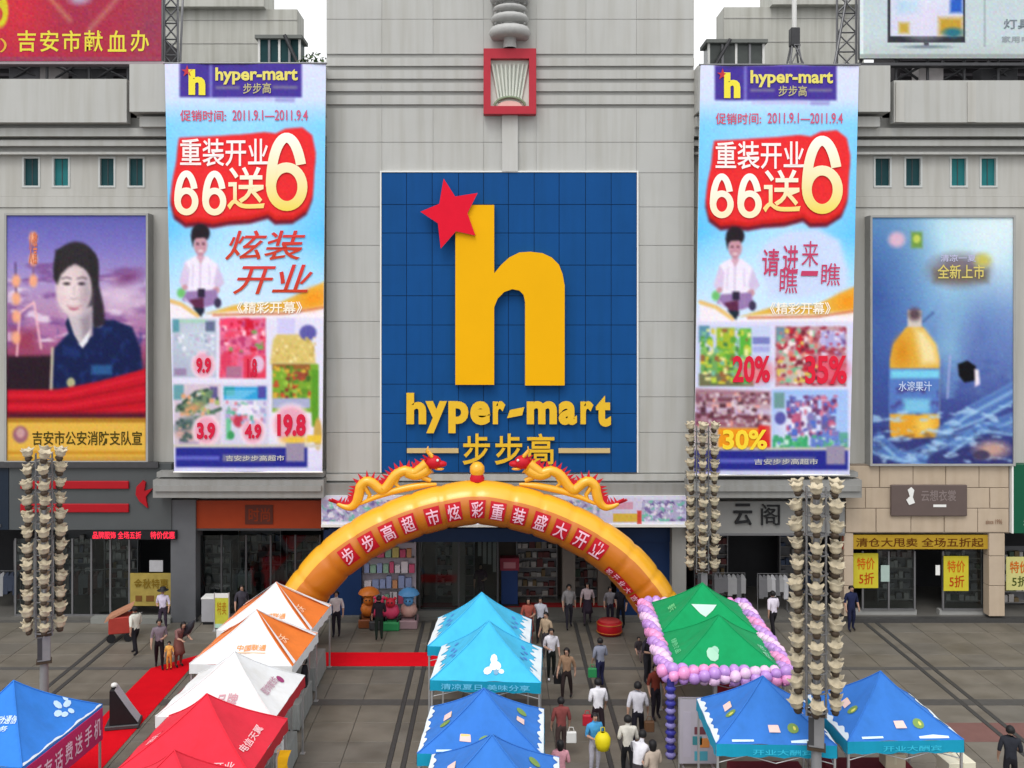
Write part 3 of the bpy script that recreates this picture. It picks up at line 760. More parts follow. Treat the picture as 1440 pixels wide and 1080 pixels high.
for q in range(5): p.rect(318, 549 + q * 3, 360 - q * 5, 550.5 + q * 3, (190, 230, 246), .7)
for q in range(3): p.rect(252, 621 + 2.4 * q, 280, 622.2 + 2.4 * q, (130, 110, 150), .7)
bottom_strip(p, 247, 432, 629)
p.blur(1, 1); p.noise(3, 2, seed=3)
p.build(YBAN, lb, 'print', wave_l)
headline(lb, 0, 0, wave_l)
def T2(parent, body, x0, y0, x1, y1, col, off=.015, d=.045, shear=0, wv=wave_l):
    return put_text(body, boxfn(x0, y0, x1, y1, YBAN, wv, d), col, parent, 'lettering', off, shear=shear)
for dd, col, off in ((.03, (246, 240, 240), .07), (.05, ((214, 60, 60), (196, 66, 40)), .01)):
    T2(lb, '炫装', 322, 324, 427, 366, col, off, dd, .12); T2(lb, '开业', 334, 372, 438, 414, col, off, dd, .14)
T2(lb, '《精彩开幕》', 334, 424, 425, 441, (248, 240, 225), .02)
for b_, x0, y0, x1, y1 in (('9.9', 276, 503, 297, 525), ('1.8', 348, 504, 362, 530), ('3.9', 277, 594, 303, 618), ('4.9', 345, 596, 368, 617), ('19.8', 390, 582, 430, 614)):
    T2(lb, b_, x0, y0, x1, y1, (206, 34, 66), .05)
T2(lb, '吉安步步高超市', 318, 640, 400, 648, (196, 194, 190), .01)
hem = MB(); hem.tube([P(230, 89, YBAN), P(460, 89, YBAN)], .04).build('top_bar', STEEL, lb)
MB().tube([P(244, 664, YBAN), P(454, 664, YBAN)], .035).build('bottom_bar', WHITE, lb)
cl = MB(); n = 20
cl.add([(*P(232 + (458 - 232) * k / n + 0, 90, YBAN)[:1], YBAN + .09 + 0.0 * float(wave_l(232 + 226 * k / n, 90)), PZ(90, YBAN)) for k in range(n + 1)] +
       [(PX(245 + 208 * k / n, YBAN), YBAN + .09 + 0.0 * float(wave_l(245 + 208 * k / n, 663)), PZ(663, YBAN)) for k in range(n + 1)],
       [(k, k + n + 1, k + n + 2, k + 1) for k in range(n)], 0, True).build('cloth_back', WHITE, lb)
# right banner
rb = thingw('printed_banner', 'tall blue sale banner with percent figures beside the framed drink poster', 'banner', (PX(1092, YBAN), YBAN, PZ(666, YBAN)), 'tall sale banners hung beside the tower')
p = Print([(985, 92), (1208, 92), (1194, 667), (976, 667)])
D = 752
banner_common(p, D, 4)
p.rect(970, 452, 1200, 640, (216, 214, 240))
p.poly([(1065, 360), (1080, 340), (1110, 325), (1150, 322), (1180, 338), (1192, 380), (1190, 405), (1130, 418), (1080, 418)], (200, 215, 246), soft=4)
p.rect(980, 458, 1083, 545, (195, 205, 236)); p.rect(983, 458, 998, 482, (90, 140, 165)); p.rect(1008, 461, 1033, 525, (160, 182, 50)); p.clouds((90, 170, 70), -.2, .4, (9, 9), .8, (985, 490, 1040, 532), 4.0); p.rect(1040, 462, 1056, 500, (90, 175, 60)); p.rect(983, 525, 1060, 543, (110, 110, 80)); p.rect(985, 495, 1010, 525, (110, 165, 90), .7); p.rect(1058, 474, 1082, 484, (120, 125, 190)); p.rect(1058, 487, 1082, 495, (165, 170, 225)); p.rect(1030, 500, 1050, 530, (110, 170, 150), .7)
p.ell(1062, 522, 26, 18, (226, 130, 140), .8, .3)
p.rect(1090, 459, 1190, 543, (190, 150, 160)); p.clouds((150, 40, 60), -.1, .4, (12, 10), .9, (1090, 459, 1190, 543), 6.0); p.rect(1091, 460, 1103, 484, (110, 140, 160)); p.poly([(1118, 465), (1126, 465), (1132, 495), (1120, 497)], (205, 30, 50)); p.rect(1155, 465, 1188, 488, (170, 165, 215)); p.rect(1095, 500, 1130, 538, (190, 185, 170)); p.ell(1120, 517, 8, 8, (110, 180, 140)); p.ell(1162, 520, 30, 20, (225, 95, 115), .85, .3)
p.vl = None
for k, (yy, col) in enumerate(((548, (165, 120, 135)), (558, (120, 70, 85)), (566, (190, 160, 170)), (574, (196, 175, 205)), (582, (110, 55, 70)), (592, (150, 90, 105)), (600, (170, 140, 150)))):
    p.poly([(977, yy - 2), (1083, yy + 2), (1083, yy + 12), (977, yy + 8)], col, .9, 2)
p.rect(1010, 602, 1083, 633, (236, 150, 30)); p.rect(1066, 598, 1083, 633, (215, 40, 35)); p.rect(977, 600, 1010, 636, (180, 165, 160))
p.rect(1085, 548, 1192, 634, (160, 190, 240)); p.ell(1125, 600, 35, 30, (225, 222, 242), .9, .5); p.rect(1088, 552, 1103, 574, (110, 150, 150)); p.ell(1097, 588, 8, 9, (90, 88, 165)); p.rect(1106, 563, 1128, 582, (90, 95, 170)); p.rect(1133, 560, 1150, 580, (110, 60, 100)); p.ell(1165, 573, 9, 9, (200, 90, 120)); p.rect(1118, 580, 1127, 610, (180, 90, 130)); p.rect(1136, 583, 1148, 606, (130, 130, 175)); p.rect(1155, 585, 1175, 605, (105, 95, 150)); p.rect(1086, 616, 1136, 632, (60, 165, 110)); p.rect(1140, 606, 1180, 630, (100, 125, 200)); p.rect(1180, 608, 1192, 632, (95, 160, 150))
clutter(p, (985, 462, 1056, 540), [(190, 205, 70), (90, 160, 60), (130, 190, 90), (226, 226, 150), (70, 120, 70), (120, 180, 150), (206, 190, 60), (150, 100, 60)], 110, 3, 10, 11, .8)
clutter(p, (1092, 462, 1150, 540), [(190, 40, 60), (226, 190, 180), (150, 60, 80), (220, 120, 110), (120, 40, 56), (120, 190, 150), (214, 190, 90), (240, 226, 226)], 110, 3, 10, 12, .8); clutter(p, (1150, 464, 1189, 500), [(176, 170, 220), (120, 90, 150), (226, 214, 236), (190, 60, 80)], 40, 2, 8, 13, .8)
clutter(p, (978, 552, 1083, 600), [(190, 165, 175), (130, 80, 96), (90, 50, 64), (214, 196, 206), (170, 130, 146), (226, 150, 140)], 120, 3, 10, 14, .7)
clutter(p, (1106, 556, 1178, 614), [(90, 94, 176), (190, 90, 130), (226, 226, 244), (130, 120, 180), (80, 110, 200), (205, 120, 150), (110, 60, 110)], 110, 3, 9, 15, .85); clutter(p, (1087, 612, 1190, 632), [(80, 180, 120), (190, 226, 210), (110, 140, 214), (60, 150, 100)], 60, 2, 8, 16, .8)
bottom_strip(p, 1010, 1192, 633); p.rect(974, 633, 1012, 664, (60, 60, 120))
p.blur(1, 1); p.noise(3, 2, seed=5)
p.build(YBAN, rb, 'print', wave_l)
headline(rb, D, 4, wave_l)
for ch, a, b, c, d in (('请', 1071, 350, 1095, 388), ('进', 1100, 345, 1122, 384), ('来', 1127, 339, 1151, 375), ('瞧', 1096, 376, 1121, 413), ('一', 1126, 381, 1150, 388), ('瞧', 1155, 370, 1181, 402)):
    T2(rb, ch, a, b, c, d, (196, 66, 104), .02, .05, .05)
T2(rb, '《精彩开幕》', 1082, 425, 1168, 442, (248, 240, 225), .02)
T2(rb, '20%', 1030, 500, 1082, 538, (214, 34, 62), .03); T2(rb, '35%', 1132, 500, 1190, 540, (220, 36, 62), .03); T2(rb, '30%', 1016, 604, 1078, 632, (246, 214, 60), .03)
T2(rb, '吉安步步高超市', 1060, 645, 1150, 653, (196, 194, 190), .01)
MB().tube([P(983, 91, YBAN), P(1210, 91, YBAN)], .04).build('top_bar', STEEL, rb)
MB().tube([P(975, 668, YBAN), P(1195, 668, YBAN)], .035).build('bottom_bar', WHITE, rb)
MB().add([(PX(985 + 223 * k / n, YBAN), YBAN + .09 + 0.0 * float(wave_l(985 + 223 * k / n, 92)), PZ(92, YBAN)) for k in range(n + 1)] +
         [(PX(976 + 218 * k / n, YBAN), YBAN + .09 + 0.0 * float(wave_l(976 + 218 * k / n, 667)), PZ(667, YBAN)) for k in range(n + 1)],
         [(k, k + n + 1, k + n + 2, k + 1) for k in range(n)], 0, True).build('cloth_back', WHITE, rb)

# ------------------------------------------------------------------ wall posters
def poster_frame(th, x0, y0, x1, y1, Y, back, w=3):
    MB().box(PX(x0, Y), PX(x1, Y), Y + .001, back, PZ(y1, Y), PZ(y0, Y)).build('box', mat('poster_box', (.3, .3, .29), .5), th)
    f = MB(); a, b, c, d = PX(x0 - w, Y), PX(x1 + w, Y), PZ(y1 + w, Y), PZ(y0 - w, Y); t = w * Y / F
    f.box(a, a + t, Y - .07, back, c, d).box(b - t, b, Y - .07, back, c, d).box(a + t, b - t, Y - .07, back, d - t, d).box(a + t, b - t, Y - .07, back, c, c + t)
    f.build('frame', mat('poster_frame', (.33, .33, .32), .5), th)
YPo = 36.4
wp = thingw('wall_poster', 'framed poster of a smiling woman in navy uniform above the dark shop fascia', 'poster', (PX(107, YPo), YPo, PZ(648, YPo)))
poster_frame(wp, 10, 303, 206, 648, YPo, YW - .002)
p = Print([(10, 303), (206, 303), (206, 648), (10, 648)])
p.vgrad([(303, (92, 92, 172)), (345, (120, 112, 188)), (395, (165, 145, 200)), (430, (178, 140, 180)), (470, (170, 110, 160)), (500, (150, 70, 105)), (540, (60, 35, 60)), (648, (60, 35, 60))])
p.clouds((120, 75, 140), 0.0, .5, (45, 16), .8, (10, 370, 206, 490), 1.0); p.clouds((225, 205, 225), .1, .55, (40, 18), .9, (10, 390, 206, 480), 9.0)
p.ell(170, 418, 35, 22, (214, 190, 215), .7, .5); p.ell(180, 390, 22, 10, (120, 60, 115), .7, .5, -15)
p.poly([(10, 500), (75, 500), (75, 550), (10, 550)], (38, 22, 34), soft=3); p.rect(14, 460, 55, 500, (150, 60, 90), .5, 4)
p.line([(24, 500), (28, 440), (48, 425), (58, 490)], 3, (232, 180, 190)); p.line([(22, 370), (23, 420)], 2, (70, 45, 90)); p.line([(47, 330), (47, 395)], 2, (120, 80, 110))
for (x, y) in ((47, 335), (47, 365), (47, 395), (23, 395), (23, 420), (23, 445), (23, 475)): p.ell(x, y, 6, 9, (236, 165, 130), .95, .3)
p.poly([(70, 545), (76, 490), (95, 470), (110, 462), (140, 450), (160, 450), (186, 460), (198, 490), (203, 548)], (16, 28, 74), soft=2)
p.clouds((30, 55, 120), .0, .6, (14, 18), .6, (80, 460, 200, 545), 3.0); p.rect(128, 513, 158, 527, (40, 85, 140), .9, 2); p.ell(138, 455, 8, 6, (120, 130, 160)); p.line([(74, 490), (72, 548)], 4, (190, 180, 160))
p.poly([(104, 345), (125, 350), (138, 365), (139, 400), (146, 430), (148, 456), (134, 462), (120, 440)], (44, 36, 46), soft=2); p.ell(107, 378, 32, 38, (42, 38, 42), 1, .06)
p.poly([(96, 440), (130, 430), (130, 472), (112, 486), (98, 468)], (196, 184, 192), soft=1.5); p.poly([(112, 448), (130, 436), (130, 470), (116, 478)], (150, 136, 150), .7, 3)
p.ell(104, 407, 25, 37, (214, 192, 196), 1, .05); p.ell(97, 412, 15, 28, (232, 214, 216), .7, .5); p.ell(122, 412, 8, 28, (160, 146, 160), .6, .6)
p.poly([(76, 392), (78, 352), (92, 346), (118, 346), (135, 358), (138, 400), (131, 406), (129, 390), (121, 379), (106, 371), (96, 376), (86, 386), (81, 400)], (38, 34, 38), soft=2)
for q in range(8): p.line([(83 + q * 6, 384 - 9 * math.sin(q / 7 * 3.14)), (90 + q * 4.4, 348)], 1.4, (92, 86, 92), .3)
p.ell(94, 399, 5, 2, (50, 42, 50), .95, .4); p.ell(115, 399, 5, 2, (50, 42, 50), .95, .4); p.line([(87, 392), (94, 390), (100, 392)], 1.8, (70, 60, 66), .8); p.line([(109, 392), (116, 390), (122, 392)], 1.8, (70, 60, 66), .8); p.line([(105, 402), (104, 415)], 1.4, (178, 160, 170), .8); p.line([(99, 419), (104, 421), (109, 419)], 1.4, (150, 126, 138), .8)
p.poly([(94, 429), (104, 431), (115, 429), (110, 435), (104, 437), (98, 435)], (176, 104, 120), .9, soft=1); p.line([(97, 431), (104, 432.5), (112, 431)], 1.3, (240, 232, 234), .9); p.ell(90, 420, 7, 5, (226, 192, 198), .6, .7); p.ell(118, 420, 6, 5, (190, 160, 172), .6, .7)
p.poly([(96, 446), (104, 470), (112, 484), (100, 478), (92, 455)], (22, 34, 74), soft=1); p.poly([(112, 484), (128, 462), (124, 480), (116, 490)], (228, 228, 236), soft=1); p.ell(100, 538, 6, 7, (170, 170, 130))
p.poly([(10, 548), (80, 548), (140, 536), (206, 518), (206, 590), (10, 590)], (196, 16, 38), soft=2)
for k in range(5): p.line([(10, 556 + k * 8), (90, 556 + k * 8), (206, 528 + k * 12)], 3, (140, 8, 26) if k % 2 else (226, 40, 56), .7, 2)
p.rect(10, 580, 206, 590, (70, 20, 40), .8, 3)
p.vg = None
p.rect(10, 588, 206, 648, (222, 176, 72)); p.rect(10, 588, 206, 594, (166, 118, 36)); p.rect(10, 634, 206, 639, (196, 140, 40)); p.rect(10, 642, 206, 648, (196, 150, 60)); p.ell(29, 611, 11, 12, (150, 96, 110)); p.ell(29, 609, 6, 7, (196, 150, 150))
p.blur(1, 1); p.noise(3, 2, seed=8); p.build(YPo, wp)
put_text('吉安市公安消防支队宣', boxfn(46, 606, 200, 626, YPo, dy=.03), (70, 62, 20), wp, off=.02)
put_text('火警', boxfn(41, 326, 53, 372, YPo, dy=.03), (210, 120, 90), wp, off=.01)
dp = thingw('wall_poster', 'framed blue underwater poster of a yellow drink bottle above the stone shop', 'poster', (PX(1325, YPo), YPo, PZ(652, YPo)))
poster_frame(dp, 1226, 306, 1424, 652, YPo, YW - .002)
p = Print([(1226, 306), (1424, 306), (1424, 652), (1226, 652)])
p.vgrad([(306, (110, 178, 220)), (360, (84, 160, 214)), (420, (78, 138, 204)), (480, (74, 114, 184)), (540, (66, 86, 156)), (600, (58, 66, 132)), (652, (50, 54, 112))])
p.ell(1330, 330, 110, 70, (96, 178, 214), .7, .8); p.ell(1425, 300, 130, 160, (215, 232, 240), .85, .8, 35); p.clouds((130, 190, 226), .0, .6, (30, 60), .35, (1226, 340, 1424, 560), 7.0); p.clouds((50, 76, 150), .1, .6, (20, 14), .35, (1226, 500, 1424, 652), 17.0); p.ell(1390, 330, 60, 60, (225, 240, 244), .6, .8)
p.ell(1232, 420, 55, 130, (52, 78, 150), .75, .8); p.poly([(1310, 500), (1345, 380), (1385, 380), (1352, 520)], (150, 205, 225), .45, 9); p.ell(1385, 470, 45, 60, (70, 86, 160), .5, .8)
p.ell(1261, 337, 12, 11, (214, 178, 200), .9, .3); p.rect(1281, 326, 1297, 349, (110, 150, 70), .95, 2); p.ell(1289, 336, 5, 6, (190, 205, 90))
p.ell(1348, 380, 42, 24, (120, 110, 120), .75, .3); p.rect(1312, 378, 1390, 398, (110, 100, 90), .7, 4); p.ell(1382, 366, 12, 10, (196, 186, 90), .8, .4)
# bottle
p.rect(1276, 436, 1296, 462, (206, 196, 190)); p.ell(1286, 442, 9, 9, (90, 70, 80), .9, .4); p.line([(1298, 452), (1312, 440)], 4, (80, 110, 160))
p.poly([(1274, 460), (1298, 460), (1316, 484), (1321, 505), (1321, 600), (1317, 616), (1256, 616), (1251, 600), (1251, 505), (1256, 484)], (222, 168, 60), soft=1.2)
p.poly([(1285, 462), (1300, 464), (1316, 486), (1320, 512), (1295, 514)], (240, 220, 160), .8, 5); p.ell(1268, 495, 12, 20, (214, 140, 30), .8, .5)
p.rect(1250, 518, 1321, 582, (84, 120, 190)); p.rect(1252, 520, 1321, 532, (120, 205, 235), .9, 2); p.clouds((70, 60, 130), .0, .5, (14, 12), .9, (1252, 545, 1320, 584), 5.0); p.rect(1270, 560, 1308, 582, (120, 190, 225), .8, 3)
p.rect(1252, 584, 1319, 614, (226, 160, 44), 1, 1); p.ell(1300, 598, 14, 12, (240, 200, 90), .8, .5)
for k, pts in enumerate(([(1300, 640), (1340, 600), (1380, 585), (1424, 560)], [(1320, 610), (1360, 580), (1424, 545)], [(1226, 630), (1270, 645), (1330, 622), (1424, 588)], [(1235, 615), (1262, 640), (1300, 650)], [(1340, 630), (1380, 600), (1424, 606)])):
    p.line([(a, b - 6) for a, b in pts], 3, (120, 165, 214), .7, 2); p.line(pts, 12, (82, 122, 190), .7, 4); p.line([(a, b + 5) for a, b in pts], 4, (150, 195, 230), .8, 2)
p.clouds((170, 206, 236), .12, .4, (26, 9), .75, (1226, 570, 1424, 652), 21.0); p.clouds((34, 34, 84), .05, .5, (18, 10), .45, (1226, 600, 1424, 652), 23.0); p.ell(1395, 632, 24, 12, (190, 150, 140), .8, .4); p.ell(1380, 640, 12, 7, (70, 60, 90)); p.line([(1336, 500), (1332, 560)], 3, (160, 165, 215), .8)
p.poly([(1347, 512), (1360, 507), (1372, 515), (1372, 535), (1356, 538), (1348, 528)], (10, 10, 16), soft=1); p.poly([(1370, 519), (1376, 520), (1378, 540), (1371, 544)], (232, 222, 236), soft=1)
p.blur(1, 1); p.noise(3, 2, seed=12); p.build(YPo, dp)
put_text('水溶果汁', boxfn(1263, 536, 1310, 550, YPo, dy=.03), (190, 205, 235), dp, off=.02)
put_text('全新上市', boxfn(1318, 372, 1384, 392, YPo, dy=.03), (212, 196, 110), dp, off=.02)
put_text('清凉一夏', boxfn(1322, 358, 1372, 368, YPo, dy=.03), (190, 190, 220), dp, off=.012)

# ------------------------------------------------------------------ shop fascias
YF = 36.45
f1 = thingw('shop_fascia', 'dark grey shop fascia with two red stripes under the poster of the woman', 'sign', (PX(110, YF), YF, PZ(745, YF)))
CHAR = mat('charcoal_board', (0.075, 0.082, 0.085), .55, .1, 1.2)
MB().box(PX(13, YF), PX(241, YF), YF, YW - .003, PZ(745, YF), PZ(652, YF)).build('board', CHAR, f1)
MB().box(PX(-5, YF), PX(224, YF), YF - .14, YF - .003, PZ(657, YF), PZ(649, YF)).build('trim', DSTEEL, f1)
REDS = mat('red_stripe', (0.36, 0.005, 0.012), .45, .1)
for a, b in ((676, 687), (708, 720)):
    MB().bbox(PX(30, YF), PX(182, YF), YF - .1, YF - .003, PZ(b, YF), PZ(a, YF), .02).build('stripe', REDS, f1)
MB().prism([(PX(a, YF), PZ(b, YF)) for a, b in ((193, 684), (202, 675), (206, 678), (204, 690), (216, 686), (206, 698), (209, 714), (197, 704), (192, 695))], YF - .1, YF - .003).build('leaf_logo', REDS, f1)
sl = thingw('shop_fascia', 'dark navy shop fascia at the edge beside the striped charcoal fascia', 'sign', (PX(-60, YF), YF, PZ(745, YF)))
MB().box(PX(-190, YF), PX(12, YF), YF, YW - .003, PZ(745, YF), PZ(652, YF)).build('board', mat('navy_board', (.012, .02, .035), .4), sl)
MB().box(PX(-180, YF), PX(2, YF), YF - .03, YF - .003, PZ(741, YF), PZ(737, YF)).build('trim', DSTEEL, sl)
led = thingw('led_sign', 'glowing red scrolling text sign hung under the charcoal fascia', 'sign', (PX(190, YF), YF, PZ(757, YF)))
MB().box(PX(130, YF), PX(249, YF), YF - .1, YF + .05, PZ(758, YF), PZ(745.5, YF)).build('case', BLACK, led)
LED = mat('led_red', (0.9, 0.02, 0.05), .4, .2, 20, emit=0.9)
put_text('品牌服饰 全场五折', boxfn(132, 746.5, 200, 757, YF, dy=.104), None, led, 'led_text', .03, m=LED)
put_text('特价优惠', boxfn(213, 746.5, 247, 757, YF, dy=.104), None, led, 'led_text', .03, m=LED)
YO = 36.62
f2 = thingw('shop_fascia', 'rust orange shop fascia in the shade under the left ledge', 'sign', (PX(350, YO), YO, PZ(745, YO)))
MB().box(PX(276, YO), PX(452, YO), YO, YW - .05, PZ(746, YO), PZ(704, YO)).build('board', mat('rust_orange', (0.30, 0.036, 0.006), .5, .12), f2)
MB().box(PX(345, YO), PX(384, YO), YO - .04, YO - .003, PZ(737, YO), PZ(710, YO)).build('logo_plate', mat('dark_brown', (.09, .02, .012), .5), f2)
put_text('时尚', boxfn(350, 714, 380, 733, YO, dy=.045), (130, 50, 24), f2)
MB().box(PX(276, YO), PX(452, YO), YO - .02, YO - .002, PZ(746, YO), PZ(743, YO)).build('trim', DSTEEL, f2)
f3 = thingw('shop_fascia', 'grey shop fascia with two dark characters under the right ledge', 'sign', (PX(1085, YO), YO, PZ(752, YO)))
YO3 = 36.3
MB().box(PX(966, YO3), PX(1188, YO3), YO3, YW - .05, PZ(753, YO3), PZ(705, YO3)).build('board', mat('grey_board', (.22, .22, .215), .5, .06), f3)
for ch, a in (('云', 1031), ('阁', 1070)):
    put_text(ch, boxfn(a, 708, a + 26, 738, YO3, dy=.05, depth=.04), None, f3, 'letter', .012, .05, BLACK)
MB().box(PX(966, YO3), PX(1188, YO3), YO3 - .03, YO3 - .002, PZ(753, YO3), PZ(750, YO3)).build('trim', STEEL, f3)
pl = thingw('sign_plate', 'brown metal name plate with pale lettering on the beige stone blocks', 'sign', (PX(1305, YS), YS, PZ(726, YS)))
MB().bbox(PX(1251, YS), PX(1358, YS), YS - .14, YS - .03, PZ(725, YS), PZ(681, YS), .03).build('plate', mat('brown_plate', (.115, .085, .078), .45, .08), pl)
MB().prism([(PX(a, YS), PZ(b, YS)) for a, b in ((1274, 688), (1279, 684), (1283, 688), (1281, 698), (1284, 706), (1276, 709), (1272, 702), (1277, 697))], YS - .17, YS - .14).build('emblem', WHITE, pl)
put_text('云想衣裳', boxfn(1293, 688, 1342, 704, YS, dy=.15), (130, 118, 116), pl, off=.012)
MB().box(PX(1310, YS), PX(1328, YS), YS - .155, YS - .141, PZ(712, YS), PZ(708.5, YS)).build('bar', WHITE, pl)
put_text('since 1996', boxfn(1386, 730, 1409, 737, YS, dy=.02), (140, 112, 92), pl, off=.02)
ys_ = thingw('cloth_strip', 'yellow lettered sale strip hung above the stone shop window', 'banner', (PX(1290, YS), YS, PZ(773, YS)))
MB().box(PX(1186, YS), PX(1391, YS), YS + .1, YS + .13, PZ(773, YS), PZ(753, YS)).build('cloth', mat('ochre_cloth', (.40, .25, .02), .8, .15, 3), ys_)
MB().box(PX(1186, YS), PX(1197, YS), YS + .08, YS + .098, PZ(773, YS), PZ(755, YS)).build('red_end', REDS, ys_)
put_text('清仓大甩卖 全场五折起', boxfn(1205, 757, 1385, 770, YS, dy=-.09), (92, 50, 12), ys_, off=.02)
gs = thingw('shop_fascia', 'dark green shop fascia at the far side of the beige stone blocks', 'sign', (PX(1470, YS), YS, PZ(750, YS)))
MB().box(PX(1423, YS), PX(1560, YS), YS - .1, YW - .003, PZ(749, YS), PZ(653, YS)).build('board', mat('green_board', (.004, .085, .042), .45, .1), gs)
MB().box(PX(1420.5, YS), PX(1422.8, YS), YS - .13, YW - .003, PZ(749, YS), PZ(653, YS)).build('trim', WHITE, gs)
put_text('超市', boxfn(1437, 729, 1475, 738, YS, dy=.11), (190, 210, 190), gs)
for i, (a, b, c, d, lb_) in enumerate(((1200, 778, 1235, 827, 'yellow price poster in the stone shop window beside the lamp post'), (1327, 782, 1362, 831, 'yellow price poster in the stone shop window beside the stone pillar'),
                                       (1415, 783, 1452, 830, 'pale yellow price poster in the window under the green fascia'))):
    t = thingw('window_poster', lb_, 'poster', (PX((a + c) / 2, 36.9), 36.9, PZ(d, 36.9)), 'yellow price posters in the shop windows')
    MB().box(PX(a, 36.9), PX(c, 36.9), 36.9, 36.92, PZ(d, 36.9), PZ(b, 36.9)).build('sheet', mat('yellow_paper', (.55, .47, .03), .7, .12, 3) if i < 2 else mat('pale_yellow_paper', (.55, .52, .2), .7, .12, 3), t)
    put_text('特价', boxfn(a + 5, b + 6, c - 5, b + 23, 36.9, dy=.012), (196, 96, 20), t, off=.03)
    put_text('5折', boxfn(a + 8, b + 27, c - 6, d - 5, 36.9, dy=.012), (176, 66, 20) if i < 2 else (70, 80, 30), t, off=.03)
# white and lilac advert strip above the entrance
YA = 36.0
es = thingw('advert_strip', 'long white advert strip with small coloured pictures above the entrance behind the arch', 'banner', (PX(708, YA), YA, PZ(740, YA)))
MB().box(PX(452, YA), PX(965, YA), YA + .002, YA + .1, PZ(741, YA), PZ(697, YA)).build('board', WHITE, es)
p = Print([(452, 697), (965, 697), (965, 741), (452, 741)])
p.vgrad([(697, (214, 214, 236)), (741, (226, 226, 240))])
p.rect(452, 703, 965, 733, (175, 170, 205)); p.clouds((110, 90, 150), 0, .5, (9, 8), .9, (452, 703, 965, 733), 1.0); p.clouds((225, 225, 240), .05, .4, (7, 7), .9, (452, 703, 965, 733), 5.0); p.clouds((110, 190, 170), .2, .5, (10, 8), .9, (452, 703, 965, 733), 8.0)
p.rect(843, 700, 902, 735, (206, 200, 225)); p.rect(862, 722, 900, 734, (216, 180, 70)); p.rect(896, 718, 902, 737, (205, 70, 60)); p.rect(848, 706, 890, 716, (205, 150, 175))
p.noise(4, 2, seed=2); p.build(YA, es)
MB().box(PX(452, YA), PX(965, YA), YA - .05, YA - .013, PZ(741, YA), PZ(737, YA)).build('edge', WHITE, es)

# ------------------------------------------------------------------ rooftop: billboards, sheds, masts, shrubs
def truss(m, x0, x1, z0, z1, y, n, r=.05):
    m.tube([(x0, y, z0), (x0, y, z1)], r, 5).tube([(x1, y, z0), (x1, y, z1)], r, 5)
    for k in range(n):
        a, b = z0 + (z1 - z0) * k / n, z0 + (z1 - z0) * (k + 1) / n
        m.tube([(x0, y, a), (x1, y, b)], r * .7, 4).tube([(x1, y, a), (x0, y, b)], r * .7, 4).tube([(x0, y, b), (x1, y, b)], r * .7, 4)
YBB = 36.9
b1 = thingw('roof_billboard', 'red roof billboard with yellow characters at the edge of the roof', 'billboard', (PX(110, YBB), YBB + .5, 21.5))
p = Print([(-150, -110), (227, -110), (227, 86), (-150, 86)])
p.vgrad([(-110, (170, 40, 62)), (30, (190, 44, 64)), (86, (172, 40, 66))])
p.ell(120, 20, 75, 60, (150, 45, 75), .6, .6); p.ell(215, 40, 40, 80, (140, 60, 85), .7, .6); p.ell(30, 10, 30, 50, (205, 45, 62), .7, .7)
p.line([(55, -20), (98, 28)], 6, (200, 160, 110), .55, 4); p.line([(190, -30), (126, 42)], 7, (190, 150, 120), .5, 4); p.ell(112, -2, 16, 9, (170, 150, 175), .8, .4)
p.ell(0, 15, 12, 24, (206, 190, 40)); p.ell(-2, 20, 6, 10, (190, 60, 60)); p.rect(-150, 80, 227, 86, (150, 60, 85))
p.noise(5, 2, seed=4); p.build(YBB, b1)
MB().box(PX(-150, YBB), PX(227, YBB), YBB + .005, YBB + .2, PZ(86, YBB), PZ(-110, YBB)).build('panel', STEEL, b1)
for ch, a in zip('吉安市献血办', (25, 57, 88, 119, 152, 184)):
    put_text(ch, boxfn(a, 43, a + 26, 73, YBB, dy=.03), (222, 208, 70), b1, off=.03)
put_text('）', boxfn(0, 54, 10, 74, YBB, dy=.03), (214, 170, 60), b1, off=.02)
m = MB()
for px in (-100, -10, 60, 120, 175, 222): m.tube([(PX(px, YBB), YBB + .35, 21.5), (PX(px, YBB), YBB + .35, PZ(-100, YBB))], .06, 5)
m.build('support_post', DSTEEL, b1)
m = MB()
for px in (0, 60, 120): m.tube([(PX(px, YBB), YBB + .3, PZ(84, YBB)), (PX(px + 60, YBB), YBB + 1.0, 21.6)], .05, 5).tube([(PX(px + 50, YBB), YBB + .3, PZ(84, YBB)), (PX(px - 10, YBB), YBB + .9, 21.6)], .05, 5)
m.build('brace', DSTEEL, b1)
MB().box(PX(-150, YBB), PX(232, YBB), YBB - .1, YBB + .3, PZ(91, YBB), PZ(87.5, YBB)).build('walkway', mat('pink_grey', (.3, .25, .27), .6), b1)
m = MB(); truss(m, PX(231, 38), PX(250, 38), 21.5, PZ(-80, 38), 38, 9); m.tube([(PX(252, 38), 38, 21.5), (PX(240, 38), 39.5, PZ(-30, 38))], .05, 5).build('side_truss', STEEL, b1)
b2 = thingw('roof_billboard', 'pale blue roof billboard with a flat television picture at the edge of the roof', 'billboard', (PX(1330, YBB), YBB + .5, 21.5))
p = Print([(1209, -110), (1600, -110), (1600, 82), (1209, 82)])
p.vgrad([(-110, (186, 200, 206)), (50, (190, 204, 210)), (82, (180, 190, 190))])
p.rect(1209, -110, 1214, 82, (214, 224, 226)); p.rect(1248, -60, 1357, 60, (46, 48, 56)); p.rect(1252, -56, 1354, 51, (206, 208, 228))
p.rect(1262, 0, 1292, 20, (170, 205, 226), 1, 5); p.ell(1300, 30, 30, 20, (214, 210, 232), .9, .6); p.rect(1336, -20, 1353, 18, (40, 90, 190), 1, 3); p.rect(1320, 25, 1353, 49, (190, 150, 50), .95, 4); p.ell(1340, 46, 14, 7, (40, 110, 130), .9, .4); p.rect(1264, 32, 1278, 47, (190, 160, 60), .95, 3); p.ell(1298, -25, 40, 24, (230, 236, 244), .8, .6)
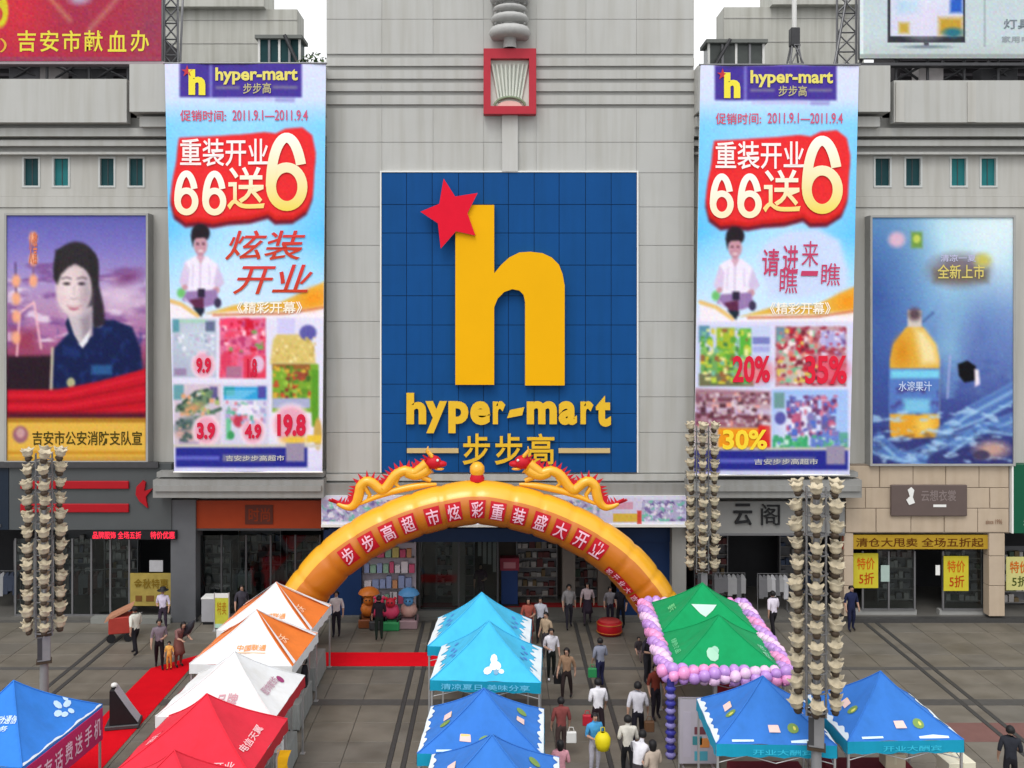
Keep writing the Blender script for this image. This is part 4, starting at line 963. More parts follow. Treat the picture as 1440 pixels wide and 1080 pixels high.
p.rect(1299, 60, 1306, 67, (70, 76, 84)); p.ell(1302, 66, 34, 2.6, (120, 134, 142), .8, .4); p.rect(1383, -110, 1386, 66, (160, 172, 178)); p.rect(1209, 76, 1600, 82, (150, 158, 158))
p.noise(4, 2, seed=14); p.build(YBB, b2)
MB().box(PX(1209, YBB), PX(1600, YBB), YBB + .005, YBB + .2, PZ(82, YBB), PZ(-110, YBB)).build('panel', STEEL, b2)
put_text('灯具', boxfn(1411, 27, 1450, 41, YBB, dy=.03), (120, 130, 138), b2); put_text('家用电器', boxfn(1408, 51, 1462, 60, YBB, dy=.03), (150, 158, 164), b2)
m = MB()
for px in (1215, 1265, 1310, 1362, 1410, 1470): m.tube([(PX(px, YBB), YBB + .35, 21.5), (PX(px, YBB), YBB + .35, PZ(-100, YBB))], .06, 5)
m.build('support_post', DSTEEL, b2)
m = MB()
for px in (1262, 1330, 1395): m.tube([(PX(px, YBB), YBB + .3, PZ(84, YBB)), (PX(px + 55, YBB), YBB + 1.0, 21.6)], .06, 5).tube([(PX(px + 50, YBB), YBB + .3, PZ(84, YBB)), (PX(px, YBB), YBB + .9, 21.6)], .06, 5)
m.build('brace', DSTEEL, b2)
MB().box(PX(1205, YBB), PX(1600, YBB), YBB - .1, YBB + .3, PZ(93, YBB), PZ(89, YBB)).build('walkway', DSTEEL, b2)
m = MB(); truss(m, PX(1177, 38.5), PX(1204, 38.5), 21.5, PZ(-90, 38.5), 38.5, 8); m.tube([(PX(1168, 38), 38, 21.5), (PX(1200, 38), 38.6, PZ(-20, 38))], .06, 5)
m.tube([(PX(1190, 38), 37.4, 21.6), (PX(1222, 37.4), 37.4, PZ(64, 37.4))], .05, 5).build('side_truss', STEEL, b2)
# clutter on the roof edge behind the dark gaps
BOXM = [mat('roof_unit_%d' % k, c, .7, .2, 4) for k, c in enumerate(((.3, .28, .28), (.1, .1, .11), (.45, .42, .42), (.06, .06, .065)))]
def ac_unit(x, w_, h, k, lab):
    t = thingw('air_conditioner', lab, 'air conditioner', (x, 37.9, 21.5), 'roof units behind the parapets')
    MB().bbox(x - w_ / 2, x + w_ / 2, 37.6, 38.3, 21.5, 21.5 + h, .03).build('casing', BOXM[k], t)
    MB().lathe([(0.02, 0), (min(h, w_) * .36, 0), (min(h, w_) * .36, .04), (.02, .04)], (0, 0, 0), 10).build('fan_guard', BOXM[3], t).matrix_local = Matrix.Translation((0, -.31, h * .5)) @ Matrix.Rotation(R(90), 4, 'X')
for x, w_, h, k, lab in ((PX(40, 37.9), 1.3, .85, 1, 'dark roof unit under the red billboard'), (PX(75, 37.9), .9, .8, 0, 'grey roof unit under the red billboard'),
                         (PX(130, 37.9), 1.4, .7, 3, 'black roof unit under the red billboard, nearest the pier'), (PX(1305, 37.9), 1.0, .85, 2, 'pale roof unit under the television billboard'), (PX(1400, 37.9), 1.5, .7, 3, 'black roof unit under the television billboard')):
    ac_unit(x, w_, h, k, lab)
for lab, a, b in (('dark louvred plant room behind the red billboard', -60, 222), ('dark louvred plant room behind the television billboard', 1262, 1500)):
    t = thingw('plant_room', lab, 'rooftop building', (PX((a + b) / 2, 39.5), 39.5, 21.5))
    MB().box(PX(a, 39.5), PX(b, 39.5), 39.5, 42, 21.5, 24.2).build('wall', mat('plant_room_wall', (.06, .055, .06), .8, .4, 2), t)
    for k in range(6): MB().box(PX(a, 39.5) + .1, PX(b, 39.5) - .1, 39.42, 39.49, 21.7 + k * .32, 21.82 + k * .32).build('louvre', mat('louvre', (.11, .10, .11), .6), t)
# penthouses
PH = mat('penthouse_concrete', (0.50, 0.50, 0.46), .85, .08, 1.2, .1, 12, stain=.22)
def penthouse(name, label, x0, x1, sx0, sx1, Y, ytop):
    t = thingw(name, label, 'rooftop building', (PX((x0 + x1) / 2, Y), Y, 21.5))
    MB().box(PX(x0, Y), PX(x1, Y), Y, Y + 1.6, 21.5, PZ(ytop + 4, Y)).build('wall', PH, t)
    for k in range(5):
        zz = 21.5 + (PZ(ytop, Y) - 21.5) * (k + .6) / 5.2
        MB().box(PX(x0, Y) + .02, PX(x1, Y) - .02, Y - .025, Y - .002, zz, zz + .05).build('joint_strip', CONC2, t)
    MB().box(PX(sx0, Y - .45), PX(sx1, Y - .45), Y - .45, Y + 1.7, PZ(ytop, Y - .45), PZ(ytop, Y - .45) + 1.6).build('roof', PH, t)
    return t
ph1 = penthouse('concrete_penthouse', 'grey concrete rooftop block between the red billboard and the tower', 228, 418, 215, 371, 46, 9)
ph2 = penthouse('concrete_penthouse', 'grey concrete rooftop block between the tower and the television billboard', 1018, 1215, 1086, 1215, 46, 6)
def shed(label, x0, x1, Y, ytop, dirn):
    t = thingw('roof_shed', label, 'shed', (PX((x0 + x1) / 2, Y), Y, 21.5))
    a, b, zt = PX(x0, Y), PX(x1, Y), PZ(ytop, Y)
    MB().box(a, b, Y + .1, Y + 1.1, 21.5, zt - .1).build('glass_wall', TEAL2 if dirn > 0 else mat('smoky_glass', (.07, .08, .075), .2, .3, 3), t)
    MB().box(a - .15, b + .15, Y - .15, Y + 1.2, zt - .1, zt + .06).build('roof', mat('shed_roof', (.17, .18, .17), .7), t)
    for k in range(5):
        x = a + (b - a) * k / 4
        MB().box(x - .05, x + .05, Y + .02, Y + .098, 21.5, zt - .1).build('post', STEEL if k % 2 else WHITE, t)
    MB().box(a + .3, a + 1.3, Y - .02, Y + .08, 22.2, 22.7).build('sign_panel', WHITE, t)
    MB().tube([(b + .9 * dirn if dirn > 0 else a - .9, Y - .3, 21.5), ((b - .6) if dirn > 0 else a + .9, Y - .3, zt)], .09, 5).build('stair_rail', DSTEEL, t)
shed('small dark glazed roof shed with white posts beside the tower', 364, 421, 42, 52, 1)
shed('small smoky glazed roof shed with a slanting rail beside the tower', 997, 1074, 42, 58, -1)
mast = thingw('lattice_mast', 'small grey lattice mast standing on the roof in front of the concrete block', 'mast', (PX(1117, 41), 41, 21.5))
m = MB(); xm, zt = PX(1117, 41), PZ(40, 41)
for s in (-1, 1):
    for q in (-1, 1): m.tube([(xm + s * .55, 41 + q * .5, 21.5), (xm, 41, zt)], .045, 5)
for k in range(1, 4):
    f_ = k / 4; r_ = .55 * (1 - f_); z_ = 21.5 + (zt - 21.5) * f_; r2 = .55 * (1 - (k - 1) / 4); z2 = 21.5 + (zt - 21.5) * (k - 1) / 4
    m.tube([(xm - r_, 40.6, z_), (xm + r_, 40.6, z_)], .035, 4).tube([(xm - r2, 40.55, z2), (xm + r_, 40.6, z_)], .03, 4).tube([(xm + r2, 40.55, z2), (xm - r_, 40.6, z_)], .03, 4)
m.build('frame', STEEL, mast)
MB().tube([(xm, 41, zt - .1), (xm, 41, zt + 4)], .11, 8).build('pole', WHITE, mast)
MB().bbox(xm - .2, xm + .2, 40.8, 41.2, zt - .8, zt, .03).build('head_box', DSTEEL, mast)
# roof shrubs
LEAF = [mat('leaf_dark', (.035, .07, .022), .6, .4, 2), mat('leaf_mid', (.07, .12, .035), .6, .4, 2)]
def shrub(label, x, y, z, h, rx, n, k):
    t = thingw('roof_shrub', label, 'shrub', (x, y, z), 'shrubs on the roof')
    m = MB()
    for i in range(4):
        a = i * 1.7
        m.tube([(x, y, z), (x + .2 * math.cos(a), y + .2 * math.sin(a), z + h * .4), (x + rx * .6 * math.cos(a), y + rx * .5 * math.sin(a), z + h * .8)], [.05, .035, .012], 5)
    m.build('stem', mat('bark', (.09, .065, .045), .9), t)
    m = MB()
    for i in range(n):
        a, q, r = random.uniform(0, 6.28), random.uniform(-1, 1), random.random() ** .45
        c = Vector((x + rx * r * math.cos(a) * math.sqrt(1 - q * q), y + rx * r * math.sin(a) * math.sqrt(1 - q * q), z + h * .6 + h * .42 * r * q))
        d1 = Vector((random.gauss(0, 1), random.gauss(0, 1), random.gauss(0, 1))).normalized(); d2 = d1.orthogonal().normalized(); s_ = random.uniform(.07, .15)
        m.add([c - d1 * s_, c + d2 * s_ * .45, c + d1 * s_, c - d2 * s_ * .45], [(0, 1, 2, 3)], random.choice((0, 0, 1)))
    o = m.build('foliage', LEAF, t)
shrub('bushy green shrub on the roof close against the tower', PX(443, 40.5), 40.5, 21.4, 2.2, 1.0, 500, 0)
shrub('low dark shrub in front of the dark glazed roof shed', PX(408, 39.8), 39.8, 21.4, 1.6, .75, 350, 0)
shrub('small shrub at the foot of the billboard truss on the roof', PX(257, 39.5), 39.5, 21.4, 1.3, .45, 220, 0)

# ------------------------------------------------------------------ inflatable arch with dragons
YAR = 33.4
sA = F / YAR
arch = thingw('inflatable_arch', 'big golden inflatable arch with red lettered patches and two dragons', 'arch', (PX(672, YAR), YAR, 0))
outer = [(-308, 930), (-302, 890), (-290, 855), (-275, 829), (-254, 799), (-222, 764), (-180, 733), (-137, 710), (-94, 693), (-52, 682), (0, 675), (52, 682), (94, 693), (137, 710), (180, 733), (222, 764), (254, 799), (275, 829), (290, 855), (302, 890), (308, 930)]
pts = []
for i, (dx, y) in enumerate(outer):
    a = outer[max(i - 1, 0)]; b = outer[min(i + 1, len(outer) - 1)]
    tx, ty = b[0] - a[0], b[1] - a[1]; l_ = math.hypot(tx, ty)
    nx, ny = -ty / l_, tx / l_                       # inward normal (down)
    pts.append(Vector(P(672 + dx + nx * 31, y + ny * 31, YAR)))
pts = [q for q in pts if q.z > -.2]
def catmull(ps, n):
    out = []
    for i in range(len(ps) - 1):
        p0, p1, p2, p3 = ps[max(i - 1, 0)], ps[i], ps[i + 1], ps[min(i + 2, len(ps) - 1)]
        for k in range(n):
            t = k / n
            out.append(0.5 * ((2 * p1) + (-p0 + p2) * t + (2 * p0 - 5 * p1 + 4 * p2 - p3) * t * t + (-p0 + 3 * p1 - 3 * p2 + p3) * t ** 3))
    out.append(ps[-1]); return out
spine = catmull(pts, 10)
RA = 31 / sA
rad = [RA * (1 - .06 * (abs(((i / 10.0) % 1.0) - .5) * 2) ** 6) for i in range(len(spine))]
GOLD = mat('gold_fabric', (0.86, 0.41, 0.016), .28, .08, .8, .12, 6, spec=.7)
GOLD_SHADE = mat('gold_fabric_shade', (0.56, 0.155, 0.005), .32, .1, .8, .1, 6, spec=.6)  # darker copy of the gold fabric: shade painted into the colour
am = MB(); nn = 28
fr_ = []
for i, q in enumerate(spine):
    t = (spine[min(i + 1, len(spine) - 1)] - spine[max(i - 1, 0)]).normalized()
    b = Vector((0, 1, 0)); a = b.cross(t).normalized()      # a = outward in the arch plane
    if a.z < 0: a = -a
    fr_.append((q, t, a, b))
vs = []
for i, (q, t, a, b) in enumerate(fr_):
    for k in range(nn):
        an = 2 * math.pi * k / nn
        vs.append(q + (a * math.cos(an) + b * math.sin(an)) * rad[i])
for i in range(len(spine) - 1):
    for k in range(nn):
        am.f.append((i * nn + k, i * nn + (k + 1) % nn, (i + 1) * nn + (k + 1) % nn, (i + 1) * nn + k)); am.sm.append(True)
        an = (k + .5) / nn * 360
        am.m.append(1 if 195 < an < 296 else 0)  # lower front of the tube gets the painted shade tone
am.v = [tuple(v) for v in vs]
am.build('tube', [GOLD, GOLD_SHADE], arch, fix=True)
def arch_pt(px, ang, lift=.02):
    """point on the camera side of the tube, at photo column px, ang degrees down from the top"""
    best = min(range(len(fr_)), key=lambda i: abs(VX + fr_[i][0].x * sA - px))
    q, t, a, b = fr_[best]
    an = R(ang)
    nrm = a * math.cos(an) - b * math.sin(an)
    return q + nrm * (RA + lift), t, nrm
PATCH = mat('red_patch', (.55, .008, .02), .5, .1)
def on_arch(px, ang, body, wdt, hgt, patch=True, col=(240, 190, 206)):
    c, t, nrm = arch_pt(px, ang)
    if t.x < 0: t = -t
    up = nrm.cross(t); up = -up if up.z < 0 else up
    q0 = c - nrm * (RA + .02)
    def wrap(dx, dh, lift):
        # follow the round of the tube
        da = dh / RA
        an = R(ang) - da
        best = min(range(len(fr_)), key=lambda i: (fr_[i][0] - (q0 + t * dx)).length)
        q, tt, a, b = fr_[best]
        return (q0 + t * dx) + (a * math.cos(an) - b * math.sin(an)) * (RA + lift)
    if patch:
        m = MB(); n = 5
        pv = [wrap((i / n - .5) * wdt * 1.3, (j / n - .5) * hgt * 1.2, .025) for j in range(n + 1) for i in range(n + 1)]
        m.add(pv, [(j * (n + 1) + i, j * (n + 1) + i + 1, (j + 1) * (n + 1) + i + 1, (j + 1) * (n + 1) + i) for j in range(n) for i in range(n)], 0, True).build('patch', PATCH, arch)
    put_text(body, lambda u, v, w_: wrap((u - .5) * wdt, (v - .5) * hgt, .055), col, arch, off=.02)
slog = '步步高超市炫彩重装盛大开业'
for ch, px in zip(slog, (492, 520, 547, 577, 610, 640, 670, 698, 730, 760, 788, 815, 840)):
    on_arch(px, 98, ch, .43, .56)
for ch, px in zip('祝开业大吉生意兴隆', (868, 877, 886, 895, 904, 912, 920, 927, 934)):
    on_arch(px, 128, ch, .24, .26)
for s in (-1, 1):
    MB().lathe([(RA * 1.02, 0), (RA * 1.1, .05), (RA * 1.1, .3), (RA * 1.0, .42)], (pts[0].x if s < 0 else pts[-1].x, YAR, 0), 20).build('base_skirt', PATCH, arch)
# pearl on top
prl = thingw('inflatable_pearl', 'round orange inflatable pearl on a red foot on top of the arch', 'inflatable', (PX(672, YAR), YAR, PZ(676, YAR)))
MB().lathe([(.24, 0), (.27, .12), (.2, .3)], (PX(671, YAR), YAR, PZ(677, YAR)), 14).build('foot', PATCH, prl)
MB().lathe([(.19, .2), (.27, .36), (.26, .55), (.15, .68), (.02, .72)], (PX(671, YAR), YAR, PZ(677, YAR)), 14).build('ball', GOLD, prl)
def dragon(sign, label):
    mx = lambda px: 672 + sign * (px - 672)
    q = lambda px, py, dy=0: Vector((PX(mx(px), YAR), YAR + dy, PZ(py + 4, YAR)))
    t = thingw('inflatable_dragon', label, 'inflatable', tuple(q(540, 690)), 'inflatable dragons on the arch')
    body = [(474, 704), (483, 708), (493, 709), (501, 702), (505, 690), (507, 680), (515, 673), (524, 675), (531, 681), (538, 685), (545, 679), (552, 669), (559, 662), (570, 658), (582, 661), (590, 656), (600, 648)]
    path = catmull([q(*b) for b in body], 4)
    rr = [.07 + .12 * min(1, i / 14) for i in range(len(path))]
    MB().tube(path, rr, 8).build('body', GOLD, t)
    MB().tube(catmull([q(*b) for b in ((506, 705), (530, 694.5), (556, 686), (584, 680), (600, 678), (614, 677))], 4), [.04 + .09 * math.sin(math.pi * min(1, (i_ + .5) / 21)) for i_ in range(21)], 8).build('lower_coil', GOLD, t)
    MB().tube(catmull([q(*b) for b in ((572, 660), (584, 664), (596, 660), (604, 654))], 4), [.2] * 12 + [.26], 8).build('neck', GOLD, t)
    m = MB()
    for i in range(0, len(path) - 4, 2):
        tt = (path[i + 1] - path[i]).normalized(); up = Vector((-tt.z, 0, tt.x)) * (1 if sign > 0 else -1)
        if up.z < 0 and i > 10: up = up
        b0, b1 = path[i] + up * rr[i] * .8, path[i + 2] + up * rr[i] * .8
        tip = (b0 + b1) / 2 + up * .27
        m.add([b0 + Vector((0, .05, 0)), b1 + Vector((0, .05, 0)), tip, b0 - Vector((0, .05, 0)), b1 - Vector((0, .05, 0))], [(0, 1, 2), (3, 2, 4), (0, 2, 3), (1, 4, 2), (0, 3, 4, 1)])
    m.build('fin', PATCH, t)
    for (a, b) in ((476, 703), ):
        m = MB(); c = q(a, b)
        for k in range(5):
            an = math.pi + (k - 2) * .45
            m.tube([c, c + Vector((sign * .38 * math.cos(an), (k - 2) * .04, .22 * math.sin(an * 1.0) + .05 * k))], [.07, .015], 5)
        m.build('tail_tuft', PATCH, t)
    h = MB(); c = q(610, 646)
    h.ball(c, .27, 0, 2, (1.05, .9, .95)); h.ball(c + Vector((sign * .26, 0, -.06)), .17, 0, 2, (1.3, .9, .7)); h.ball(c + Vector((sign * .2, 0, -.24)), .12, 1, 2, (1.5, .9, .5))
    h.tube([c + Vector((-sign * .05, -.12, .2)), c + Vector((-sign * .25, -.2, .42)), c + Vector((-sign * .22, -.22, .55))], [.06, .045, .015], 6, 1)
    h.tube([c + Vector((-sign * .05, .12, .2)), c + Vector((-sign * .25, .2, .42)), c + Vector((-sign * .22, .22, .55))], [.06, .045, .015], 6, 1)
    for k in range(6):
        an = 2.0 + k * .45
        h.tube([c + Vector((-sign * .1, 0, 0)), c + Vector((sign * .5 * math.cos(an), .1 * (-1) ** k, .42 * math.sin(an)))], [.1, .02], 5, 0)
    h.build('head', [PATCH, GOLD], t)
    e = MB(); e.ball(c + Vector((sign * .15, -.2, .1)), .055, 0).ball(c + Vector((sign * .15, .2, .1)), .055, 0).build('eye', WHITE, t)
    for pp, rr_ in (((588, 660, 596, 668, 606, 672), [.14, .11, .08]), ((560, 664, 556, 676, 564, 684), [.13, .09, .06]), ((512, 680, 520, 692, 516, 702), [.1, .08, .05])):
        MB().tube([q(pp[0], pp[1]), q(pp[2], pp[3]), q(pp[4], pp[5])], rr_, 6).build('leg', GOLD, t)
dragon(1, 'golden inflatable dragon with red fins on the arch, nearer the poster of the woman')
dragon(-1, 'golden inflatable dragon with red fins on the arch, nearer the drink poster')

# ------------------------------------------------------------------ lamp posts with tiers of tulip shades
CREAM = mat('cream_glass', (.52, .45, .325), .45, .35, 7)
BRKT = mat('bronze_bracket', (.07, .05, .035), .5, .2, 6, metal=.3)
GALV = mat('galvanised', (.26, .26, .27), .5, .12, 5, metal=.3)
def lily(seed):
    r_ = random.Random(seed); m = MB(); n = 15
    prof = [(.05, -.03), (.12, .0), (.175, .07), (.165, .13), (.20, .20), (.225, .245), (.19, .235), (.13, .16), (.08, .10), (.02, .09)]
    vs = []
    for q, (r, z) in enumerate(prof):
        for k in range(n):
            a = 2 * math.pi * k / n; lob = math.cos(5 * a + seed)
            e = min(max((q - 2) / 3, 0), 1) if q < 6 else max(0, (9 - q) / 4)
            vs.append((r * (1 + .16 * e * lob) * math.cos(a), r * (1 + .16 * e * lob) * math.sin(a), z + .045 * e * lob))
    m.add(vs, [(q * n + k, q * n + (k + 1) % n, (q + 1) * n + (k + 1) % n, (q + 1) * n + k) for q in range(len(prof) - 1) for k in range(n)], 0, True)
    return m.mesh('lamp_shade', CREAM)
shade_mes = [lily(k) for k in range(4)]
brk_me = MB().tube([(-.16, 0, -.1), (-.04, 0, -.1), (0, 0, -.06), (0, 0, .01)], .03, 5).lathe([(.02, -.2), (.1, -.17), (.13, -.07), (.06, .0)], n=8).mesh('lamp_bracket', BRKT)
def lamp_post(label, px, s, first=None):
    X, Y = (px - VX) / s, F / s
    t = thing('lamp_post', label, 'lamp post', (X, Y, 0), -math.atan2(X, Y), 'lamp posts with tiers of cream tulip shades')
    top = 8.42
    MB().lathe([(.26, 0), (.26, .06), (.17, .12), (.13, .5), (.11, 2.35)], n=12).build('pole', GALV, t)
    cb = MB().bbox(-.17, .17, -.15, .15, 2.3, 3.02, .02).build('control_box', GALV, t)
    MB().box(-.2, .2, -.18, .18, 2.24, 2.3).build('box_flange', BRKT, t); MB().box(-.19, .19, -.17, .17, 3.02, 3.07).build('box_flange', BRKT, t)
    MB().box(-.172, -.05, -.16, -.15, 2.36, 2.98).build('box_door', DSTEEL, cb)
    MB().tube([(0, 0, 3.0), (0, 0, top - .2)], .075, 8).build('mast', GALV, t)
    for k in range(6):
        a = R(60 * k)
        MB().tube([(.24 * math.cos(a + .52), .24 * math.sin(a + .52), 3.0), (.24 * math.cos(a + .52), .24 * math.sin(a + .52), top - .25)], .028, 5).build('rail', GALV, t)
    for j in range(12):
        z = 3.22 + j * .443
        MB().lathe([(.22, z - .12), (.26, z - .12), (.26, z - .09), (.22, z - .09), (.22, z - .12)], n=12).build('ring', GALV, t)
        for k in range(6):
            a = R(60 * k + 30)
            o = bpy.data.objects.new('lamp_shade', random.choice(shade_mes)); COL.objects.link(o); o.parent = t
            o.location = (.47 * math.cos(a), .47 * math.sin(a), z + .02 + random.uniform(-.03, .03)); q_ = random.uniform(.66, .84); o.scale = (q_, q_, q_); o.rotation_euler = (random.uniform(-.2, .2), .16 + random.uniform(-.16, .16), a)
            b = bpy.data.objects.new('lamp_bracket', brk_me); COL.objects.link(b); b.parent = o
    return t
lamp_post('tiered lamp post before the charcoal shop fascia with red stripes', 62, 49.5)
lamp_post('tiered lamp post behind the green tent and before the end of the arch', 988, 39.6)
lamp_post('tiered lamp post standing between the two blue tents beside the green one', 1148, 61.9)

# ------------------------------------------------------------------ tents
def cloth(name, c, var=.09): return mat(name, c, .75, var, 1.2, .5, 3.0, spec=.12, sheen=.03, stain=.1)
TB = cloth('tent_blue', (.04, .18, .58)); TLB = cloth('tent_royal_blue', (.035, .20, .66)); TCY = cloth('tent_cyan', (.06, .46, .74)); TG = cloth('tent_green', (.006, .30, .10)); TR = cloth('tent_red', (.70, .03, .055)); TW = cloth('tent_white', (.74, .75, .76)); TO = cloth('tent_orange', (.78, .20, .035))
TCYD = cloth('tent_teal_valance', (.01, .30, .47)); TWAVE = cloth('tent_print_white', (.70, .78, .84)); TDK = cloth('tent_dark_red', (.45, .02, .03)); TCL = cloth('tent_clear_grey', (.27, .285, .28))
ALU = mat('aluminium', (.55, .55, .56), .35, .05, 5, metal=.7)
class Tent:
    def __init__(s, label, X, Y, w, d, rz, eave, peak, cols, val, vh=.28, legs=True, wave=False, ribw=None, group='peaked promotion tents on the plaza'):
        """cols: materials of the panels front, side, back, side; val: of the valances"""
        s.t = thing('canopy_tent', label, 'tent', (X, Y, 0), rz, group)
        s.w, s.d, s.e, s.p = w, d, eave, peak
        c = [(-w / 2, -d / 2), (w / 2, -d / 2), (w / 2, d / 2), (-w / 2, d / 2)]
        s.c = c
        n = 14
        for k in range(4):
            m = MB(); idx = {}
            for j in range(n + 1):
                for i in range(n + 1 - j if j < n else 1):
                    pass
            vs = []; rows = []
            for j in range(n + 1):
                cnt = max(1, 2 * (n - j)); row = []
                for i in range(cnt + 1 if j < n else 1):
                    row.append(len(vs)); vs.append(s.pt(k, (i / cnt) if j < n else .5, j / n))
                rows.append(row)
            fs = []; ms = []
            for j in range(n):
                a, b = rows[j], rows[j + 1]
                ia = ib = 0
                while ia < len(a) - 1 or ib < len(b) - 1:
                    fa = (ia + 1) / max(len(a) - 1, 1); fb = (ib + 1) / max(len(b) - 1, 1)
                    if ia < len(a) - 1 and (fa <= fb or ib >= len(b) - 1): f = (a[ia], a[ia + 1], b[ib]); ia += 1
                    else: f = (a[ia], b[ib + 1], b[ib]); ib += 1
                    fs.append(f)
                    u = ia / max(len(a) - 1, 1)
                    ms.append(0)
            m.add(vs, fs, 0, True); m.m = ms
            m.build('roof_panel', [cols[k], TWAVE], s.t)
            if wave and k in (1, 3):
                e = MB(); ne = 48; lo_, hi_ = [], []
                for i in range(ne + 1):
                    u = i / ne; f_ = wave * (.8 + .55 * abs(math.sin(u * 9.5 + k)) - .5 * (abs(math.sin(u * 23)) ** 3))
                    lo_.append(s.pt(k, u, .004, .012)); t_ = max(.02, f_); hi_.append(s.pt(k, .5 + (u - .5) / (1 - t_) * (1 - t_), t_, .014))
                e.add(lo_ + hi_, [(i, i + 1, i + ne + 2, i + ne + 1) for i in range(ne)], 0, True).build('printed_edge', TWAVE, s.t)
            hs_ = [s.pt(k, 0, t_ / 10, .006) for t_ in range(11)]
            MB().tube(hs_, .016, 5).build('hip_seam', cols[k], s.t)
            # valance
            v = MB(); a, b = Vector(c[k]), Vector(c[(k + 1) % 4]); nrm = Vector(((b - a).y, -(b - a).x)).normalized()
            nn_ = 16; top, bot = [], []
            for i in range(nn_ + 1):
                u = i / nn_; q = a.lerp(b, u) + nrm * (.012 + .012 * math.sin(u * 25 + k))
                top.append((a.lerp(b, u).x + nrm.x * .004, a.lerp(b, u).y + nrm.y * .004, eave + .004)); bot.append((q.x, q.y, eave - vh + .02 * math.sin(u * 31)))
            v.add(top + bot, [(i, i + nn_ + 1, i + nn_ + 2, i + 1) for i in range(nn_)], 0, True)
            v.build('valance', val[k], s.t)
        if legs:
            for x, y in c:
                f_ = .97
                MB().box(x * f_ - .025, x * f_ + .025, y * f_ - .025, y * f_ + .025, 0, eave - .02).build('leg', ALU, s.t)
                MB().box(x * f_ - .07, x * f_ + .07, y * f_ - .07, y * f_ + .07, -.0, .012).build('foot_plate', ALU, s.t)
            tr = MB()
            for k in range(4):
                a, b = Vector(c[k]) * .96, Vector(c[(k + 1) % 4]) * .96; mid = (a + b) / 2
                for q0, q1 in ((a, mid), (mid, b)):
                    tr.tube([(q0.x, q0.y, eave - .1), (q1.x, q1.y, eave - .45)], .014, 4).tube([(q0.x, q0.y, eave - .45), (q1.x, q1.y, eave - .1)], .014, 4)
            tr.build('truss', ALU, s.t)
    def pt(s, k, u, t, lift=0.0):
        a, b = Vector(s.c[k]), Vector(s.c[(k + 1) % 4])
        q = a.lerp(b, u) * (1 - t)
        z = s.e + (s.p - s.e) * (.82 * t + .18 * t ** 3) - .05 * math.sin(math.pi * u) * math.sin(math.pi * min(t * 1.2, 1)) + .02 * math.sin(u * 17 + k * 2 + s.w * 9 + s.e) * (1 - t) * math.sin(math.pi * u) - .03 * math.exp(-((u - .5) / .05) ** 2) * math.sin(math.pi * t)
        n2 = Vector((a.y - b.y, b.x - a.x)).normalized() * -1
        return Vector((q.x + n2.x * lift * .4, q.y + n2.y * lift * .4, z + lift))
    def text(s, k, body, xc, wd, t0, t1, col, off=.02, name='lettering'):
        wk = s.w if k in (0, 2) else s.d
        def fn(u, v, q):
            t = t0 + (t1 - t0) * v
            x = xc + (u - .5) * wd
            return s.pt(k, min(max(x / (wk * (1 - t)) + .5, 0), 1), t, .022)
        o = put_text(body, fn, col, None, name, off); o.parent = s.t
    def blob(s, k, pts, col, name='logo'):
        """flat printed shape on a panel; pts in (x metres, t)"""
        wk = s.w if k in (0, 2) else s.d
        m = MB(); v = [s.pt(k, min(max(x / (wk * (1 - t)) + .5, 0), 1), t, .016) for x, t in pts]
        c_ = sum(v, Vector()) / len(v)
        m.add(v + [c_ + Vector((0, 0, .004))], [(i, (i + 1) % len(v), len(v)) for i in range(len(v))])
        o = m.build(name, mat('ink_%02x%02x%02x' % tuple(int(q) for q in col), L3(*col), .6, .08, 4), None); o.parent = s.t
    def ell(s, k, xc, tc, rx, rt, col, n=12): s.blob(k, [(xc + rx * math.cos(6.283 * i / n), tc + rt * math.sin(6.283 * i / n)) for i in range(n)], col)
    def vtext(s, k, body, u0, u1, col, h=.16, off=.02):
        a, b = Vector(s.c[k]), Vector(s.c[(k + 1) % 4]); nrm = Vector(((b - a).y, -(b - a).x)).normalized()
        def fn(u, v, q):
            p_ = a.lerp(b, u0 + (u1 - u0) * u) + nrm * .045
            return Vector((p_.x, p_.y, s.e - .22 + h * v))
        o = put_text(body, fn, col, None, 'lettering', off); o.parent = s.t
def tel_logo(t, k, xc, tc, sc=1.0, col=(190, 220, 250)):
    for dx, dt, rx, rt in ((-.16, .0, .09, .035), (-.02, .07, .07, .05), (.14, .02, .1, .03), (-.08, -.05, .08, .03), (.08, -.06, .06, .035), (.2, .07, .05, .03)):
        t.ell(k, xc + dx * sc, tc + dt * sc, rx * sc, rt * sc, col, 8)
def brand_logo(t, k, xc, tc):
    t.blob(k, [(xc - .34, tc + .07), (xc - .1, tc + .07), (xc - .08, tc - .05), (xc - .34, tc - .05)], (226, 196, 190))
    t.blob(k, [(xc - .32, tc + .075), (xc - .12, tc + .075), (xc - .12, tc + .03), (xc - .32, tc + .03)], (232, 196, 120))
    t.ell(k, xc + .22, tc, .13, .085, (120, 150, 80)); t.ell(k, xc + .24, tc, .06, .06, (214, 208, 100), 8)
